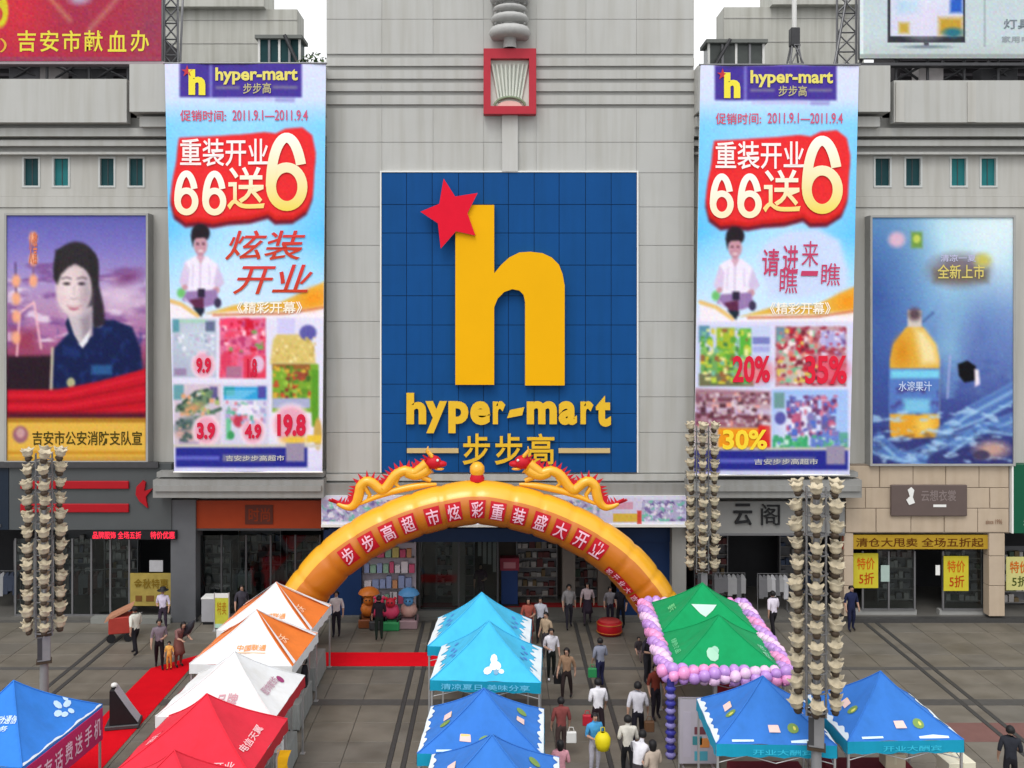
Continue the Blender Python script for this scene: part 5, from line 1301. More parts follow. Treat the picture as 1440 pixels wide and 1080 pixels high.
# row beside the carpet
row = []
for (lab, Y, cols, val) in (('orange and white tent farthest along the row beside the carpet', 30.6, (TW, TO, TW, TO), (TW, TW, TW, TW)),
                            ('orange and white tent next to the all white tent', 27.75, (TW, TO, TW, TO), (TW, TW, TW, TW)),
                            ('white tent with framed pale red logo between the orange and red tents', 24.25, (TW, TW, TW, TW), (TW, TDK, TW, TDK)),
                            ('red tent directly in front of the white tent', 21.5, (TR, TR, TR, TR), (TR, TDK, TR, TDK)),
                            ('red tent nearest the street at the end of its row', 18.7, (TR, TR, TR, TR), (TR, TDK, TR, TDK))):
    X = {30.6: -7.33, 27.75: -7.24, 24.25: -6.92, 21.5: -6.77, 18.7: -6.55}[Y]
    row.append(Tent(lab, X, Y, 3.0, 2.8, R(-3.5), 2.12, 3.27, cols, val))
for i in (0, 1):
    row[i].text(0, '中国联通', .15, .85, .30, .42, (238, 150, 80)); row[i].text(1, '沃', -.25, .4, .33, .5, (250, 205, 170))
    row[i].blob(0, [(-.3, .27), (.6, .27), (.6, .255), (-.3, .255)], (240, 170, 110))
    for k in (1, 3):
        row[i].blob(k, [(-1.27, .005), (-1.08, .005), (-.02, .97), (0, .99)], (226, 228, 232), 'white_edge'); row[i].blob(k, [(1.27, .005), (1.08, .005), (.02, .97), (0, .99)], (226, 228, 232), 'white_edge')
row[2].text(0, '品牌', .15, .55, .2, .42, (196, 150, 160)); row[2].blob(0, [(-.25, .13), (.6, .13), (.6, .155), (-.25, .155)], (150, 110, 125)); row[2].text(1, '服饰家纺', -.1, 1.0, .28, .42, (190, 150, 168)); row[2].ell(1, .5, .28, .1, .07, (150, 60, 110))
row[3].text(1, '电信天翼', -.2, 1.3, .2, .32, (244, 196, 200)); row[3].text(0, '红火开业', .6, 1.0, .05, .16, (244, 190, 196)); row[3].text(3, '电信', .3, .6, .2, .35, (244, 196, 200))
row[4].text(0, '优惠', 0, .8, .2, .42, (244, 190, 196)); row[4].text(1, '电信天翼', -.2, 1.3, .2, .32, (244, 196, 200))
# blue telecom tent at the corner
bt = Tent('royal blue tent with white lettering and a magenta side banner', -11.5, 21.95, 2.6, 3.3, R(-6), 2.2, 3.4, (TLB, TLB, TLB, TLB), (TLB,) * 4, wave=.03)
bt.text(0, '中国移动通信', .1, .95, .52, .62, (205, 224, 248)); bt.text(0, '客户服务', 0, .9, .43, .50, (196, 218, 246)); tel_logo(bt, 1, .62, .32, 1.5); tel_logo(bt, 0, -.05, .2, 1.4)
MAG = cloth('magenta_banner', (.50, .025, .13), .12)
o = MB().box(1.32, 1.34, -1.6, 1.6, 1.35, 2.15).build('side_banner', MAG, None); o.parent = bt.t
for i, ch in enumerate('预存话费送手机'):
    o = put_text(ch, lambda u, v, q, i=i: Vector((1.355, -1.35 + i * .42 + u * .32, 1.5 + v * .48)), (236, 200, 222), None, off=.02); o.parent = bt.t
# cyan pair and blue pair in the middle
cy1 = Tent('bright cyan tent with white edges, right in front of the store entrance', -.5, 28.85, 3.05, 2.6, R(-3.5), 2.2, 3.45, (TCY,) * 4, (TCYD,) * 4, wave=.17)
cy2 = Tent('bright cyan tent with a white figure logo behind the blue tents', -.26, 26.25, 3.0, 2.6, R(-3.5), 2.2, 3.42, (TCY,) * 4, (TCYD,) * 4, wave=.17)
for t in (cy1, cy2):
    t.ell(0, .25, .30, .16, .09, (226, 236, 246)); t.ell(0, .2, .42, .1, .09, (222, 232, 244), 8); t.ell(0, .05, .22, .12, .08, (236, 240, 248), 8); t.ell(0, .42, .2, .08, .05, (214, 232, 246), 8); t.ell(0, .28, .18, .07, .06, (120, 160, 190), 8)
    for k in (1, 3):
        for q in range(5): t.ell(k, -.5 + q * .22, .33 + .03 * (-1) ** q, .07, .04, (80, 140, 215), 7)
cy2.vtext(0, '清凉夏日 美味分享', .1, .9, (110, 200, 236))
cb1 = Tent('blue tent with colourful logos just before the cyan tents', -.33, 22.0, 2.85, 2.5, R(-3), 2.2, 3.2, (TB,) * 4, (TCYD,) * 4, wave=.085)
cb2 = Tent('blue tent in the middle lane nearest the street', -.12, 19.45, 2.85, 2.5, R(-3), 2.2, 3.25, (TB,) * 4, (TCYD,) * 4, wave=.085)
rb1 = Tent('blue tent with logos tucked against the green balloon tent', 6.45, 22.5, 2.75, 2.5, R(-2), 2.2, 3.3, (TB,) * 4, (TCYD,) * 4, wave=.085)
rb2 = Tent('blue tent with logos on the far side of the lamp post', 9.42, 22.75, 2.75, 2.6, R(2), 2.2, 3.32, (TB,) * 4, (TCYD,) * 4, wave=.085)
for t in (cb1, cb2, rb1, rb2):
    brand_logo(t, 0, -.15 if t in (cb1, cb2) else .25, .27)
    for k in (1, 3): brand_logo(t, k, .15, .38)
    t.blob(0, [(-1.0, .035), (-.5, .035), (-.5, .07), (-1.0, .07)], (205, 232, 246)); t.blob(0, [(.35, .03), (1.05, .03), (1.05, .065), (.7, .085), (.35, .065)], (214, 236, 248)); t.vtext(0, '开业大酬宾', .3, .8, (60, 190, 220), .13)
# green pair wrapped in balloons
gt1 = Tent('green tent with balloon edges, the one nearer the store', 6.62, 29.9, 3.1, 3.0, R(-3), 2.3, 3.45, (TG,) * 4, (TDK,) * 4, .22)
gt2 = Tent('green tent with balloon edges, the one nearer the street', 6.42, 26.85, 3.1, 3.0, R(-3), 2.3, 3.4, (TG,) * 4, (TDK,) * 4, .22)
gt2.ell(0, -.35, .35, .17, .13, (160, 205, 180), 9); gt2.ell(0, -.25, .44, .1, .07, (150, 200, 175), 8); gt1.blob(0, [(-.45, .62), (.35, .62), (.2, .52), (-.05, .40), (-.2, .46)], (190, 215, 205)); gt1.text(3, '春天', 0, .6, .3, .45, (110, 205, 140)); gt2.text(1, '绿色食品', -.4, 1.2, .16, .28, (150, 215, 180)); gt2.text(0, '健康生活', -.3, 1.2, .03, .1, (150, 215, 180)); gt2.text(3, '绿色食品', 0, 1.1, .16, .26, (110, 205, 150))
BAL = [mat('balloon_pink', (.80, .30, .58), .22, .06, 2, spec=.6), mat('balloon_lilac', (.50, .27, .66), .22, .06, 2, spec=.6), mat('balloon_pale', (.82, .55, .78), .22, .06, 2, spec=.6)]
bal_me = []
for k in range(3):
    m = MB().ball((0, 0, 0), .165, 0, 2, (1, 1, 1.12)); m.lathe([(.012, -.21), (.03, -.2), (.012, -.18)], n=5); bal_me.append(m.mesh('balloon', BAL[k]))
gar = thing('balloon_garland', 'twisted pink and lilac balloon garland round the edges of the green tents', 'balloons', (6.5, 28.4, 2.3))
def gpos(x, y):
    a = R(-3); return Vector((x * math.cos(a) - y * math.sin(a), x * math.sin(a) + y * math.cos(a), 0))
gc = [(-1.66, -3.1), (1.66, -3.1), (1.66, 3.1), (-1.66, 3.1)]
cnt = 0
for k in range(4):
    a, b = gpos(*gc[k]), gpos(*gc[(k + 1) % 4]); ln = (b - a).length; t = (b - a).normalized(); nrm = Vector((t.y, -t.x, 0))
    n = round(ln / .27)
    for i in range(n):
        ph = cnt * .55; cnt += 1
        for j in range(4):
            an = ph + j * math.pi / 2
            o = bpy.data.objects.new('balloon', bal_me[(0, 1, 2, 1)[j]]); COL.objects.link(o); o.parent = gar
            o.location = a + t * (ln * (i + .5) / n) + nrm * .13 * math.cos(an) + Vector((0, 0, -.06 + .13 * math.sin(an)))
            o.rotation_euler = (random.uniform(-1, 1), random.uniform(-1, 1), random.uniform(0, 6)); q = random.uniform(.88, 1.08); o.scale = (q, q, q)
# wrapped leg of the green tent
def wrapped(label, x, y, z1):
    t = thing('ribbon_column', label, 'column', (x, y, 0))
    m = MB(); n = int(z1 / .2)
    MB().tube([(0, 0, 0), (0, 0, z1)], .1, 8).build('core', mat('indigo_cloth', (.035, .03, .2), .6, .2, 4), t)
    for i in range(n):
        q = MB().lathe([(.1, i * .2 + .03), (.155, i * .2 + .1), (.1, i * .2 + .17)], n=9).build('puff', mat('indigo_puff', (.05, .05, .33), .4, .2, 4) if i % 2 else mat('lilac_puff', (.25, .22, .5), .4, .2, 4), t)
wrapped('column wrapped in indigo and lilac puffs at the street corner of the green tent', 4.72, 25.25, 2.15)

# ------------------------------------------------------------------ goods and furniture round the tents
def table(label, x, y, w_, d_, h, m_cloth, rz=0):
    t = thing('cloth_table', label, 'table', (x, y, 0), rz)
    m = MB(); n = 24; top, bot = [], []
    pts_ = []
    for i in range(n):
        a = i / n * 4; k = int(a); f_ = a - k; c = [(-w_ / 2, -d_ / 2), (w_ / 2, -d_ / 2), (w_ / 2, d_ / 2), (-w_ / 2, d_ / 2)]
        q = Vector(c[k]).lerp(Vector(c[(k + 1) % 4]), f_); pts_.append(q)
    top = [(q.x, q.y, h) for q in pts_]; bot = [(q.x * (1.02 + .02 * (-1) ** i), q.y * (1.03 + .03 * (-1) ** i), .08) for i, q in enumerate(pts_)]
    m.add(top + bot, [tuple(range(n))] + [(i, i + n, (i + 1) % n + n, (i + 1) % n) for i in range(n)]).build('cloth', m_cloth, t, fix=True)
    lg = MB()
    for sx_ in (-1, 1):
        for sy_ in (-1, 1): MB().tube([(sx_ * w_ * .42, sy_ * d_ * .38, 0), (sx_ * w_ * .42, sy_ * d_ * .38, h - .02)], .02, 5).build('leg', ALU, t)
    return t
DRC = cloth('dark_red_cloth', (.16, .012, .022), .15)
table('table under a dark red cloth beneath the far blue tent', 9.3, 23.2, 2.1, .8, .8, DRC)
table('table under a dark red cloth beneath the blue tent by the lamp post', 6.7, 23.0, 1.8, .8, .8, DRC)
table('table under a dark red cloth beneath the green tents', 6.4, 26.2, 2.2, .8, .85, cloth('maroon_cloth', (.22, .02, .03), .15))
table('grey clothed table along the open side of the red tent', -5.6, 21.3, .6, 1.8, .8, TCL)
table('grey clothed table along the open side of the white tent', -5.75, 24.2, .6, 1.8, .8, TCL)
table('grey clothed table beneath the second orange tent', -6.05, 27.7, .6, 1.8, .8, TCL)
table('grey clothed table beneath the farthest orange tent', -6.15, 30.5, .6, 1.8, .8, TCL)
table('white clothed table beneath the cyan tent', -.3, 25.6, 1.8, .7, .8, TW)
CART = mat('carton', (.55, .47, .34), .8, .1, 3)
def carton(label, x, y, z, w_, d_, h, m_=None, rz=0):
    t = thing('carton', label, 'box', (x, y, z), rz)
    MB().bbox(-w_ / 2, w_ / 2, -d_ / 2, d_ / 2, 0, h, .012).build('box', m_ or CART, t)
    MB().box(-.03, .03, -d_ / 2 - .003, d_ / 2 + .003, h * .3, h + .003).build('tape', mat('tape', (.6, .54, .4), .3), t)
carton('cream carton at the foot of the pair beside the far blue tent', 11.3, 22.9, 0, .75, .6, .62, mat('cream_carton', (.70, .66, .52), .8, .06))
carton('cream carton stacked on another beside the far blue tent', 11.35, 22.9, .62, .7, .55, .5, mat('cream_carton', (.70, .66, .52), .8, .06), .1)
carton('low cream carton lying right beside the carton stack', 12.15, 22.7, 0, .7, .5, .5, mat('cream_carton2', (.64, .60, .48), .8, .06), -.15)
carton('brown carton on the dark red table of the far blue tent', 9.9, 23.2, .8, .5, .4, .35)
def board(label, x, y, w_, h, rz, paint, cat='display board'):
    t = thing('display_board', label, cat, (x, y, 0), rz)
    MB().box(-w_ / 2, w_ / 2, -.02, .02, .12, h).build('panel', paint, t)
    MB().box(-w_ / 2 - .03, -w_ / 2, -.025, .025, 0, h + .03).box(w_ / 2, w_ / 2 + .03, -.025, .025, 0, h + .03).box(-w_ / 2, w_ / 2, -.025, .025, h, h + .03).build('frame', ALU, t)
    for s in (-1, 1): MB().box(s * w_ * .4 - .03, s * w_ * .4 + .03, -.25, .25, 0, .03).build('foot', ALU, t)
    return t
def flat(t, x0, x1, z0, z1, col, y=-.028):
    o = MB().box(x0, x1, y, y + .005, z0, z1).build('picture', mat('ink_%02x%02x%02x' % col, L3(*col), .6, .1, 4), None); o.parent = t
LIL = mat('lilac_print', (.42, .39, .45), .6, .1, 3)
t = board('lilac grey display board with small pictures beside the indigo wrapped column', 5.35, 24.7, 1.0, 1.85, 0, LIL)
flat(t, -.1, .2, .9, 1.1, (110, 60, 70)); flat(t, -.15, .1, .62, .85, (60, 130, 140)); flat(t, .05, .3, .55, .8, (200, 130, 70)); flat(t, -.4, -.2, .3, 1.5, (176, 170, 184)); flat(t, -.1, .25, .2, .45, (80, 160, 180))
t = board('pale display board standing in the shade under the green tents', 6.9, 27.4, 1.0, 1.7, 0, TW)
flat(t, -.4, .4, .9, 1.5, (150, 40, 50)); flat(t, -.4, .4, .3, .8, (190, 170, 90))
def flag(label, x, y, h, rz):
    t = thing('feather_flag', label, 'flag', (x, y, 0), rz)
    MB().tube([(0, 0, 0), (0, 0, h * .9), (.08, 0, h)], .02, 5).build('pole', ALU, t)
    MB().lathe([(.2, 0), (.2, .04), (.03, .08)], n=8).build('base', BLACK, t)
    m = MB(); n = 12
    for i in range(n):
        z = .3 + (h - .35) * i / n; z2 = .3 + (h - .35) * (i + 1) / n
        w1 = .3 + .06 * math.sin(i * 1.1); w2 = .3 + .06 * math.sin((i + 1) * 1.1)
        m.add([(.02, -.004, z), (w1, .03 * math.sin(i), z), (w2, .03 * math.sin(i + 1), z2), (.02, -.004, z2)], [(0, 1, 2, 3)], 0 if i < n * .55 else 1)
    m.build('cloth', [cloth('lime_cloth', (.22, .40, .02), .25), cloth('amber_cloth', (.66, .36, .01), .15)], t)
flag('feather flag fading from amber to lime green beside the red tent', -5.0, 20.9, 2.3, 0)
for lab, x, y, k in (('grey plastic crate on the grey table of the red tent', -5.6, 20.9, 0), ('lilac gift box on the grey table of the red tent', -5.6, 21.6, 1), ('white gift box on the grey table of the white tent', -5.75, 24.0, 2)):
    carton(lab, x, y, .8, .4, .4, .3, (TCL, LIL, TW)[k])
# stage speaker on the carpet
sp = thing('stage_speaker', 'black wedge shaped loudspeaker with a pale sloping grille on the red carpet', 'loudspeaker', (-11.05, 27.25, 0.02), R(12))
MB().prism([(-.32, 0.12), (.45, .12), (.2, .5), (-.2, 1.12), (-.32, 1.12)], -.28, .28).build('cabinet', BLACK, sp, fix=True)
MB().add([(.46, -.26, .14), (.46, .26, .14), (.215, .26, .5), (.215, -.26, .5), (-.185, .26, 1.13), (-.185, -.26, 1.13)], [(0, 1, 2, 3), (3, 2, 4, 5)]).build('grille', mat('grey_grille', (.42, .40, .44), .7, .2, 30), sp)
MB().bbox(-.45, .5, -.34, .34, 0, .118, .02).build('plinth', DSTEEL, sp); MB().ball((-.24, 0, 1.2), .11, 0, 1, (1, 1, .7)).build('horn_cover', WHITE, sp)
# street vendor cart
vc = thing('vendor_cart', 'red vendor cart with a slanting orange lid by the man in white', 'cart', (-14.1, 34.6, 0), R(15))
MB().bbox(-.4, .4, -.35, .35, .3, .92, .03).build('body', mat('cart_red', (.35, .04, .03), .5, .2, 4), vc)
MB().prism([(-.55, .75), (-.4, .92), (.45, 1.3), (.4, 1.2)], -.35, .35).build('lid', mat('cart_lid', (.42, .2, .12), .5, .2, 4), vc, fix=True)
for s in (-1, 1): MB().tube([(s * .3, -.38, .16), (s * .3, -.34, .16)], .16, 12).build('wheel', BLACK, vc)
MB().tube([(.4, 0, .8), (.75, 0, .95)], .02, 5).build('handle', STEEL, vc)
# kiddie rides in front of the entrance
def ride(label, px, Y, mb, mt, mbase, kind):
    t = thing('kiddie_ride', label, 'kiddie ride', (PX(px, Y), Y, .0), 0, 'coin rides in front of the entrance')
    MB().bbox(-.36, .36, -.45, .45, 0, .34, .04).build('base', mbase, t)
    MB().lathe([(.02, .38), (.27, .42), (.34, .62), (.28, .82), (.16, .9), (.02, .92)], n=12).build('body', mb, t)
    MB().ball((0, -.18, 1.02), .2, 0, 2, (1, 1, 1)).ball((-.17, -.16, 1.18), .075).ball((.17, -.16, 1.18), .075).build('head', mt, t)
    MB().ball((-.07, -.36, 1.07), .035).ball((.07, -.36, 1.07), .035).build('eye', BLACK, t)
    MB().tube([(0, .34, .3), (0, .36, 1.25)], .03, 6).build('pole', STEEL, t)
    if kind: MB().lathe([(.42, 1.25), (.36, 1.36), (.2, 1.46), (.02, 1.5)], n=12).build('canopy', mt, t)
    for s in (-1, 1): MB().tube([(s * .26, -.3, .42), (s * .32, -.3, .42)], .12, 10).build('wheel', BLACK, t)
PLO = mat('plastic_orange', (.5, .14, .02), .35, .1); PLP = mat('plastic_pink', (.62, .05, .13), .35, .1); PLG = mat('plastic_green', (.03, .26, .09), .35, .1); PLB = mat('plastic_blue', (.08, .25, .5), .35, .1); PLR = mat('plastic_red', (.5, .02, .04), .35, .1); PLS = mat('plastic_skin', (.5, .3, .26), .4, .1)
ride('orange coin ride with a yellowish canopy, nearest the navy panel', 519, 36.2, PLO, PLO, mat('plastic_brown', (.2, .06, .02), .4), 1)
ride('pink coin ride squeezed between the orange and green based rides', 534, 36.0, PLP, PLP, DSTEEL, 0)
ride('red coin ride on a bright green base', 550, 35.9, PLP, PLR, PLG, 0)
ride('blue domed coin ride at the end of the ride row', 575, 36.1, PLS, PLB, mat('plastic_mauve', (.3, .2, .22), .4), 1)
drum = thing('red_drum', 'low round bright red drum standing before the store entrance', 'drum', (PX(857, 35.2), 35.2, 0))
MB().lathe([(.02, .02), (.42, .02), (.48, .15), (.48, .38), (.42, .5), (.02, .5)], n=18).build('body', mat('drum_red', (.42, .008, .015), .4, .1), drum)
for z in (.12, .42): MB().lathe([(.47, z - .02), (.5, z), (.47, z + .02)], n=18).build('hoop', PLO, drum)
MB().lathe([(.02, .505), (.40, .505), (.40, .515), (.02, .515)], n=18).build('skin', mat('drum_skin', (.5, .05, .05), .5), drum)
# yellow-green notice stand and white box by the left shop
ns = thing('notice_stand', 'upright notice stand with yellow and green poster before the dark shop', 'sign', (PX(312, 35.6), 35.6, 0))
MB().box(-.26, .26, -.02, .02, .25, 1.25).build('poster', mat('yellow_green_paper', (.5, .5, .05), .6, .3, 5), ns); MB().box(-.26, .26, -.025, .025, 1.25, 1.42).build('header', WHITE, ns); MB().box(-.26, .26, -.024, .024, .1, .25).build('footer', mat('pale_green', (.4, .62, .5), .6), ns)
MB().box(-.3, -.26, -.03, .03, 0, 1.45).box(.26, .3, -.03, .03, 0, 1.45).box(-.3, .3, -.2, .2, 0, .04).build('stand', ALU, ns)
put_text('特卖', lambda u, v, q: (PX(312, 35.6) - .18 + .36 * u, 35.6 - .024, .6 + .5 * v), (170, 120, 30), None, off=.03).parent = ns
bpy.context.view_layer.update()
for ch in ns.children:
    if ch.name.startswith('lettering'): ch.matrix_parent_inverse = Matrix.Translation(ns.location).inverted()
fb = thing('freezer_box', 'pale grey chest box behind the yellow and green notice stand', 'box', (PX(297, 36.5), 36.5, 0))
MB().bbox(-.3, .3, -.3, .3, .1, 1.0, .03).build('body', mat('grey_box', (.35, .35, .37), .5), fb); MB().bbox(-.31, .31, -.31, .31, 1.0, 1.06, .01).build('lid', WHITE, fb); MB().box(-.25, .25, -.25, .25, 0, .1).build('foot', BLACK, fb)
# gold counter poster in the left shop window
gp = thingw('window_poster', 'gold and brown poster low in the window of the charcoal shop', 'poster', (PX(212, 36.8), 36.8, PZ(852, 36.8)))
MB().box(PX(183, 36.85), PX(241, 36.85), 36.85, 36.88, PZ(852, 36.85), PZ(806, 36.85)).build('sheet', mat('gold_paper', (.33, .25, .06), .6, .3, 4), gp)
for k, (a, b) in enumerate(((190, 199), (205, 216), (222, 234))): MB().box(PX(a, 36.8), PX(b, 36.8), 36.83, 36.846, PZ(846, 36.8), PZ(838, 36.8)).build('picture', mat('brown_ink', (.16, .07, .015), .6), gp)
put_text('金秋特惠', boxfn(188, 814, 236, 828, 36.8, dy=-.02), (120, 96, 30), gp, off=.03)
wpst = thingw('window_poster', 'small white poster above the gold poster in the charcoal shop', 'poster', (PX(219, 36.8), 36.8, PZ(806, 36.8)))
MB().box(PX(210, 36.85), PX(229, 36.85), 36.85, 36.88, PZ(804, 36.85), PZ(788, 36.85)).build('sheet', mat('grey_paper', (.4, .4, .42), .6, .2, 5), wpst)
wp2 = thingw('window_poster', 'pale green poster in the stone shop window next to the yellow one', 'poster', (PX(1245, 36.9), 36.9, PZ(818, 36.9)))
MB().box(PX(1239, 36.9), PX(1251, 36.9), 36.91, 36.93, PZ(818, 36.9), PZ(795, 36.9)).build('sheet', mat('mint_paper', (.36, .46, .42), .6, .1, 5), wp2)
wp3 = thingw('window_poster', 'small white notice in the stone shop window between the yellow posters', 'poster', (PX(1319, 36.9), 36.9, PZ(808, 36.9)))
MB().box(PX(1316, 36.9), PX(1322, 36.9), 36.91, 36.93, PZ(809, 36.9), PZ(795, 36.9)).build('sheet', WHITE, wp3)
# clothes racks inside the shops
GAR = [mat('garment_%d' % k, c, .85, .2, 3) for k, c in enumerate(((.14, .14, .15), (.3, .3, .31), (.04, .05, .08), (.2, .17, .16), (.42, .42, .44), (.1, .05, .05)))]
def rack(label, x, y, w_, n, ks, z=.13):
    t = thing('clothes_rack', label, 'clothes rack', (x, y, z), 0, 'clothes racks inside the shops')
    MB().tube([(-w_ / 2, 0, 0), (-w_ / 2, 0, 1.5), (w_ / 2, 0, 1.5), (w_ / 2, 0, 0)], .02, 6).build('frame', STEEL, t)
    for s in (-1, 1): MB().box(s * w_ / 2 - .03, s * w_ / 2 + .03, -.25, .25, 0, .03).build('foot', STEEL, t)
    for i in range(n):
        x_ = -w_ / 2 + w_ * (i + .6) / (n + .2); d = random.uniform(-.02, .02); h = random.uniform(.6, .95)
        MB().add([(x_ - .06, -.03 + d, 1.42), (x_ + .06, -.03 + d, 1.42), (x_ + .1, -.2, 1.3), (x_ + .09, -.22, 1.42 - h), (x_ - .09, -.22, 1.42 - h), (x_ - .1, -.2, 1.3), (x_, .03, 1.46), (x_ + .08, .2, 1.3), (x_ + .08, .2, 1.42 - h), (x_ - .08, .2, 1.42 - h), (x_ - .08, .2, 1.3)],
                 [(0, 1, 2, 5), (5, 2, 3, 4), (0, 6, 1), (1, 6, 7, 2), (2, 7, 8, 3), (7, 10, 9, 8), (10, 5, 4, 9), (6, 10, 7), (0, 5, 10, 6), (3, 8, 9, 4)]).build('garment', GAR[random.choice(ks)], t)
for lab, px, y, w_, n, ks in (('clothes rack of grey garments in the grey fascia shop, nearest the lamp post', 1086, 37.6, 1.2, 7, (0, 1, 4)), ('clothes rack of dark garments in the grey fascia shop, nearest the green tent', 1025, 37.7, 1.3, 7, (0, 1, 2)),
                              ('clothes rack of dark garments behind the glass of the charcoal shop', 120, 38.2, 1.6, 8, (0, 2, 3, 5)), ('clothes rack of pale garments in the shop by the roadside end of the charcoal one', 8, 38.0, 1.2, 6, (1, 4, 2)),
                              ('clothes rack of mixed garments in the rust fascia shop', 330, 38.4, 1.6, 8, (0, 1, 4)), ('clothes rack of brown garments deep in the rust fascia shop', 395, 39.0, 1.6, 8, (3, 5))):
    rack(lab, PX(px, y), y, w_, n, ks)
GDS = [mat('goods_%d' % k, c, .6, .2, 4) for k, c in enumerate(((.12, .12, .13), (.22, .21, .2), (.1, .03, .03), (.05, .07, .12), (.3, .29, .28), (.14, .1, .05), (.05, .08, .06), (.36, .34, .33)))]
def goods_shelf(label, px, y, w_, h_, ks, z=.13, seed=0):
    r_ = random.Random(seed)
    t = thing('goods_shelf', label, 'shelf', (PX(px, y), y, z), 0, 'goods shelves inside the shops')
    MB().box(-w_ / 2, w_ / 2, .28, .32, 0, h_).build('back', GDS[0], t)
    for s_ in (-1, 1): MB().box(s_ * w_ / 2 - .02, s_ * w_ / 2 + .02, 0, .28, 0, h_).build('upright', STEEL, t)
    n = int(h_ / .42)
    for k in range(n):
        zz = .15 + k * (h_ - .2) / n
        MB().box(-w_ / 2 + .02, w_ / 2 - .02, .01, .279, zz - .025, zz).build('shelf_board', GDS[1], t)
        x = -w_ / 2 + .05
        while x < w_ / 2 - .2:
            q = r_.uniform(.1, .26); hh = r_.uniform(.12, .34)
            if r_.random() < .85: MB().box(x, x + q, .04, .22, zz + .002, zz + hh).build('goods', GDS[r_.choice(ks)], t)
            x += q + r_.uniform(.01, .08)
for i_, (lab, px, y, w_, h_, ks) in enumerate((('shelf of dark shoes behind the first glass pane of the charcoal shop', 45, 38.6, 1.5, 2.6, (0, 1, 2, 4)), ('shelf of grey goods in the middle of the charcoal shop', 100, 39.4, 1.8, 2.8, (0, 1, 3, 4, 7)), ('shelf of mixed goods near the gold poster in the charcoal shop', 170, 38.9, 1.4, 2.6, (1, 2, 4, 7, 5)),
                                  ('shelf of pale goods seen through the glass of the rust fascia shop', 305, 38.0, 1.1, 2.7, (4, 7, 1, 0)), ('shelf of brown goods seen through the glass of the rust fascia shop', 425, 38.2, 1.3, 2.8, (5, 2, 1, 6)), ('shelf of dark goods in the middle of the rust fascia shop', 365, 39.6, 1.8, 2.8, (0, 3, 2, 1)),
                                  ('shelf along the back of the entrance hall, beside the paper strips', 640, 39.1, 1.6, 3.2, (5, 2, 1, 6, 4)), ('shelf of bright goods behind the promotion stand', 755, 39.1, 1.7, 3.0, (4, 7, 1, 5, 2)), ('shelf of goods at the arch foot side of the entrance hall', 828, 39.0, 1.3, 3.0, (0, 1, 6, 2)),
                                  ('shelf of red packets high in the grey fascia shop', 1000, 39.2, 1.4, 3.2, (2, 2, 5, 0)), ('shelf of dark goods at the back of the grey fascia shop', 1130, 39.4, 2.0, 3.0, (0, 3, 1)), ('shelf of pale goods in the stone shop', 1260, 38.6, 1.5, 2.4, (1, 4, 7, 0)), ('shelf of grey goods beside the pillar in the stone shop', 1355, 38.4, 1.5, 2.4, (1, 4, 0, 6)), ('shelf of pale goods in the green fascia shop', 1435, 38.2, 1.4, 2.4, (4, 7, 6, 5)))):
    goods_shelf(lab, px, y, w_, h_, ks, .13, i_)
# product display in the entrance window
ed = thingw('window_display', 'tall shelf of colourful packets and posters inside the entrance glass', 'shelf', (PX(545, 37.12), 37.12, .13))
Yd = 37.12
MB().box(PX(508, Yd), PX(584, Yd), Yd + .3, Yd + .36, .13, PZ(762, Yd)).build('back', mat('display_back', (.42, .38, .44), .7, .15, 2), ed)
for k in range(5): MB().box(PX(510, Yd), PX(582, Yd), Yd + .02, Yd + .3, .5 + k * .62, .53 + k * .62).build('shelf', STEEL, ed)
PK = [mat('packet_%d' % k, c, .5, .15, 4) for k, c in enumerate(((.42, .07, .14), (.2, .24, .4), (.42, .36, .12), (.2, .32, .24), (.5, .46, .5), (.42, .2, .1)))]
for k in range(5):
    x = PX(512, Yd)
    while x < PX(578, Yd):
        w_ = random.uniform(.16, .3); h = random.uniform(.25, .5)
        MB().box(x, x + w_, Yd + .06, Yd + .24, .533 + k * .62, .533 + k * .62 + h).build('packet', random.choice(PK), ed); x += w_ + .05
mat_ = tag(MB().box(PX(590, 38.4), PX(870, 38.4), 38.0, 38.6, .131, .14).build('door_mat', mat('dark_red_mat', (.22, .008, .01), .9, .2)), 'dark red mat across the floor inside the entrance', 'mat')
hb = thingw('hanging_poster', 'group of pale paper strips hanging inside the entrance', 'poster', (PX(683, 38.6), 38.6, PZ(760, 38.6)))
for k in range(4): MB().box(PX(672 + k * 7, 38.6), PX(677 + k * 7, 38.6), 38.6 + .02 * k, 38.61 + .02 * k, PZ(782 + 5 * (k % 2) + 6 * k, 38.6), PZ(758, 38.6)).build('strip', mat('paper_strip', (.35, .33, .32), .7), hb)
ip = thingw('promo_stand', 'blue promotion stand with a red cap inside the entrance', 'stand', (PX(716, 38.3), 38.3, .13))
MB().box(PX(705, 38.3), PX(728, 38.3), 38.2, 38.6, .13, 1.6).build('body', mat('stand_blue', (.012, .035, .13), .5), ip); MB().box(PX(703, 38.3), PX(730, 38.3), 38.15, 38.65, 1.6, 2.1).build('cap', mat('stand_red', (.2, .02, .04), .5), ip); MB().box(PX(708, 38.3), PX(725, 38.3), 38.12, 38.145, 1.7, 1.95).build('plate', mat('stand_pink', (.35, .14, .17), .5), ip)
MB().box(PX(703, 38.3), PX(730, 38.3), 38.1, 38.7, .131, .2).build('foot', BLACK, ip)

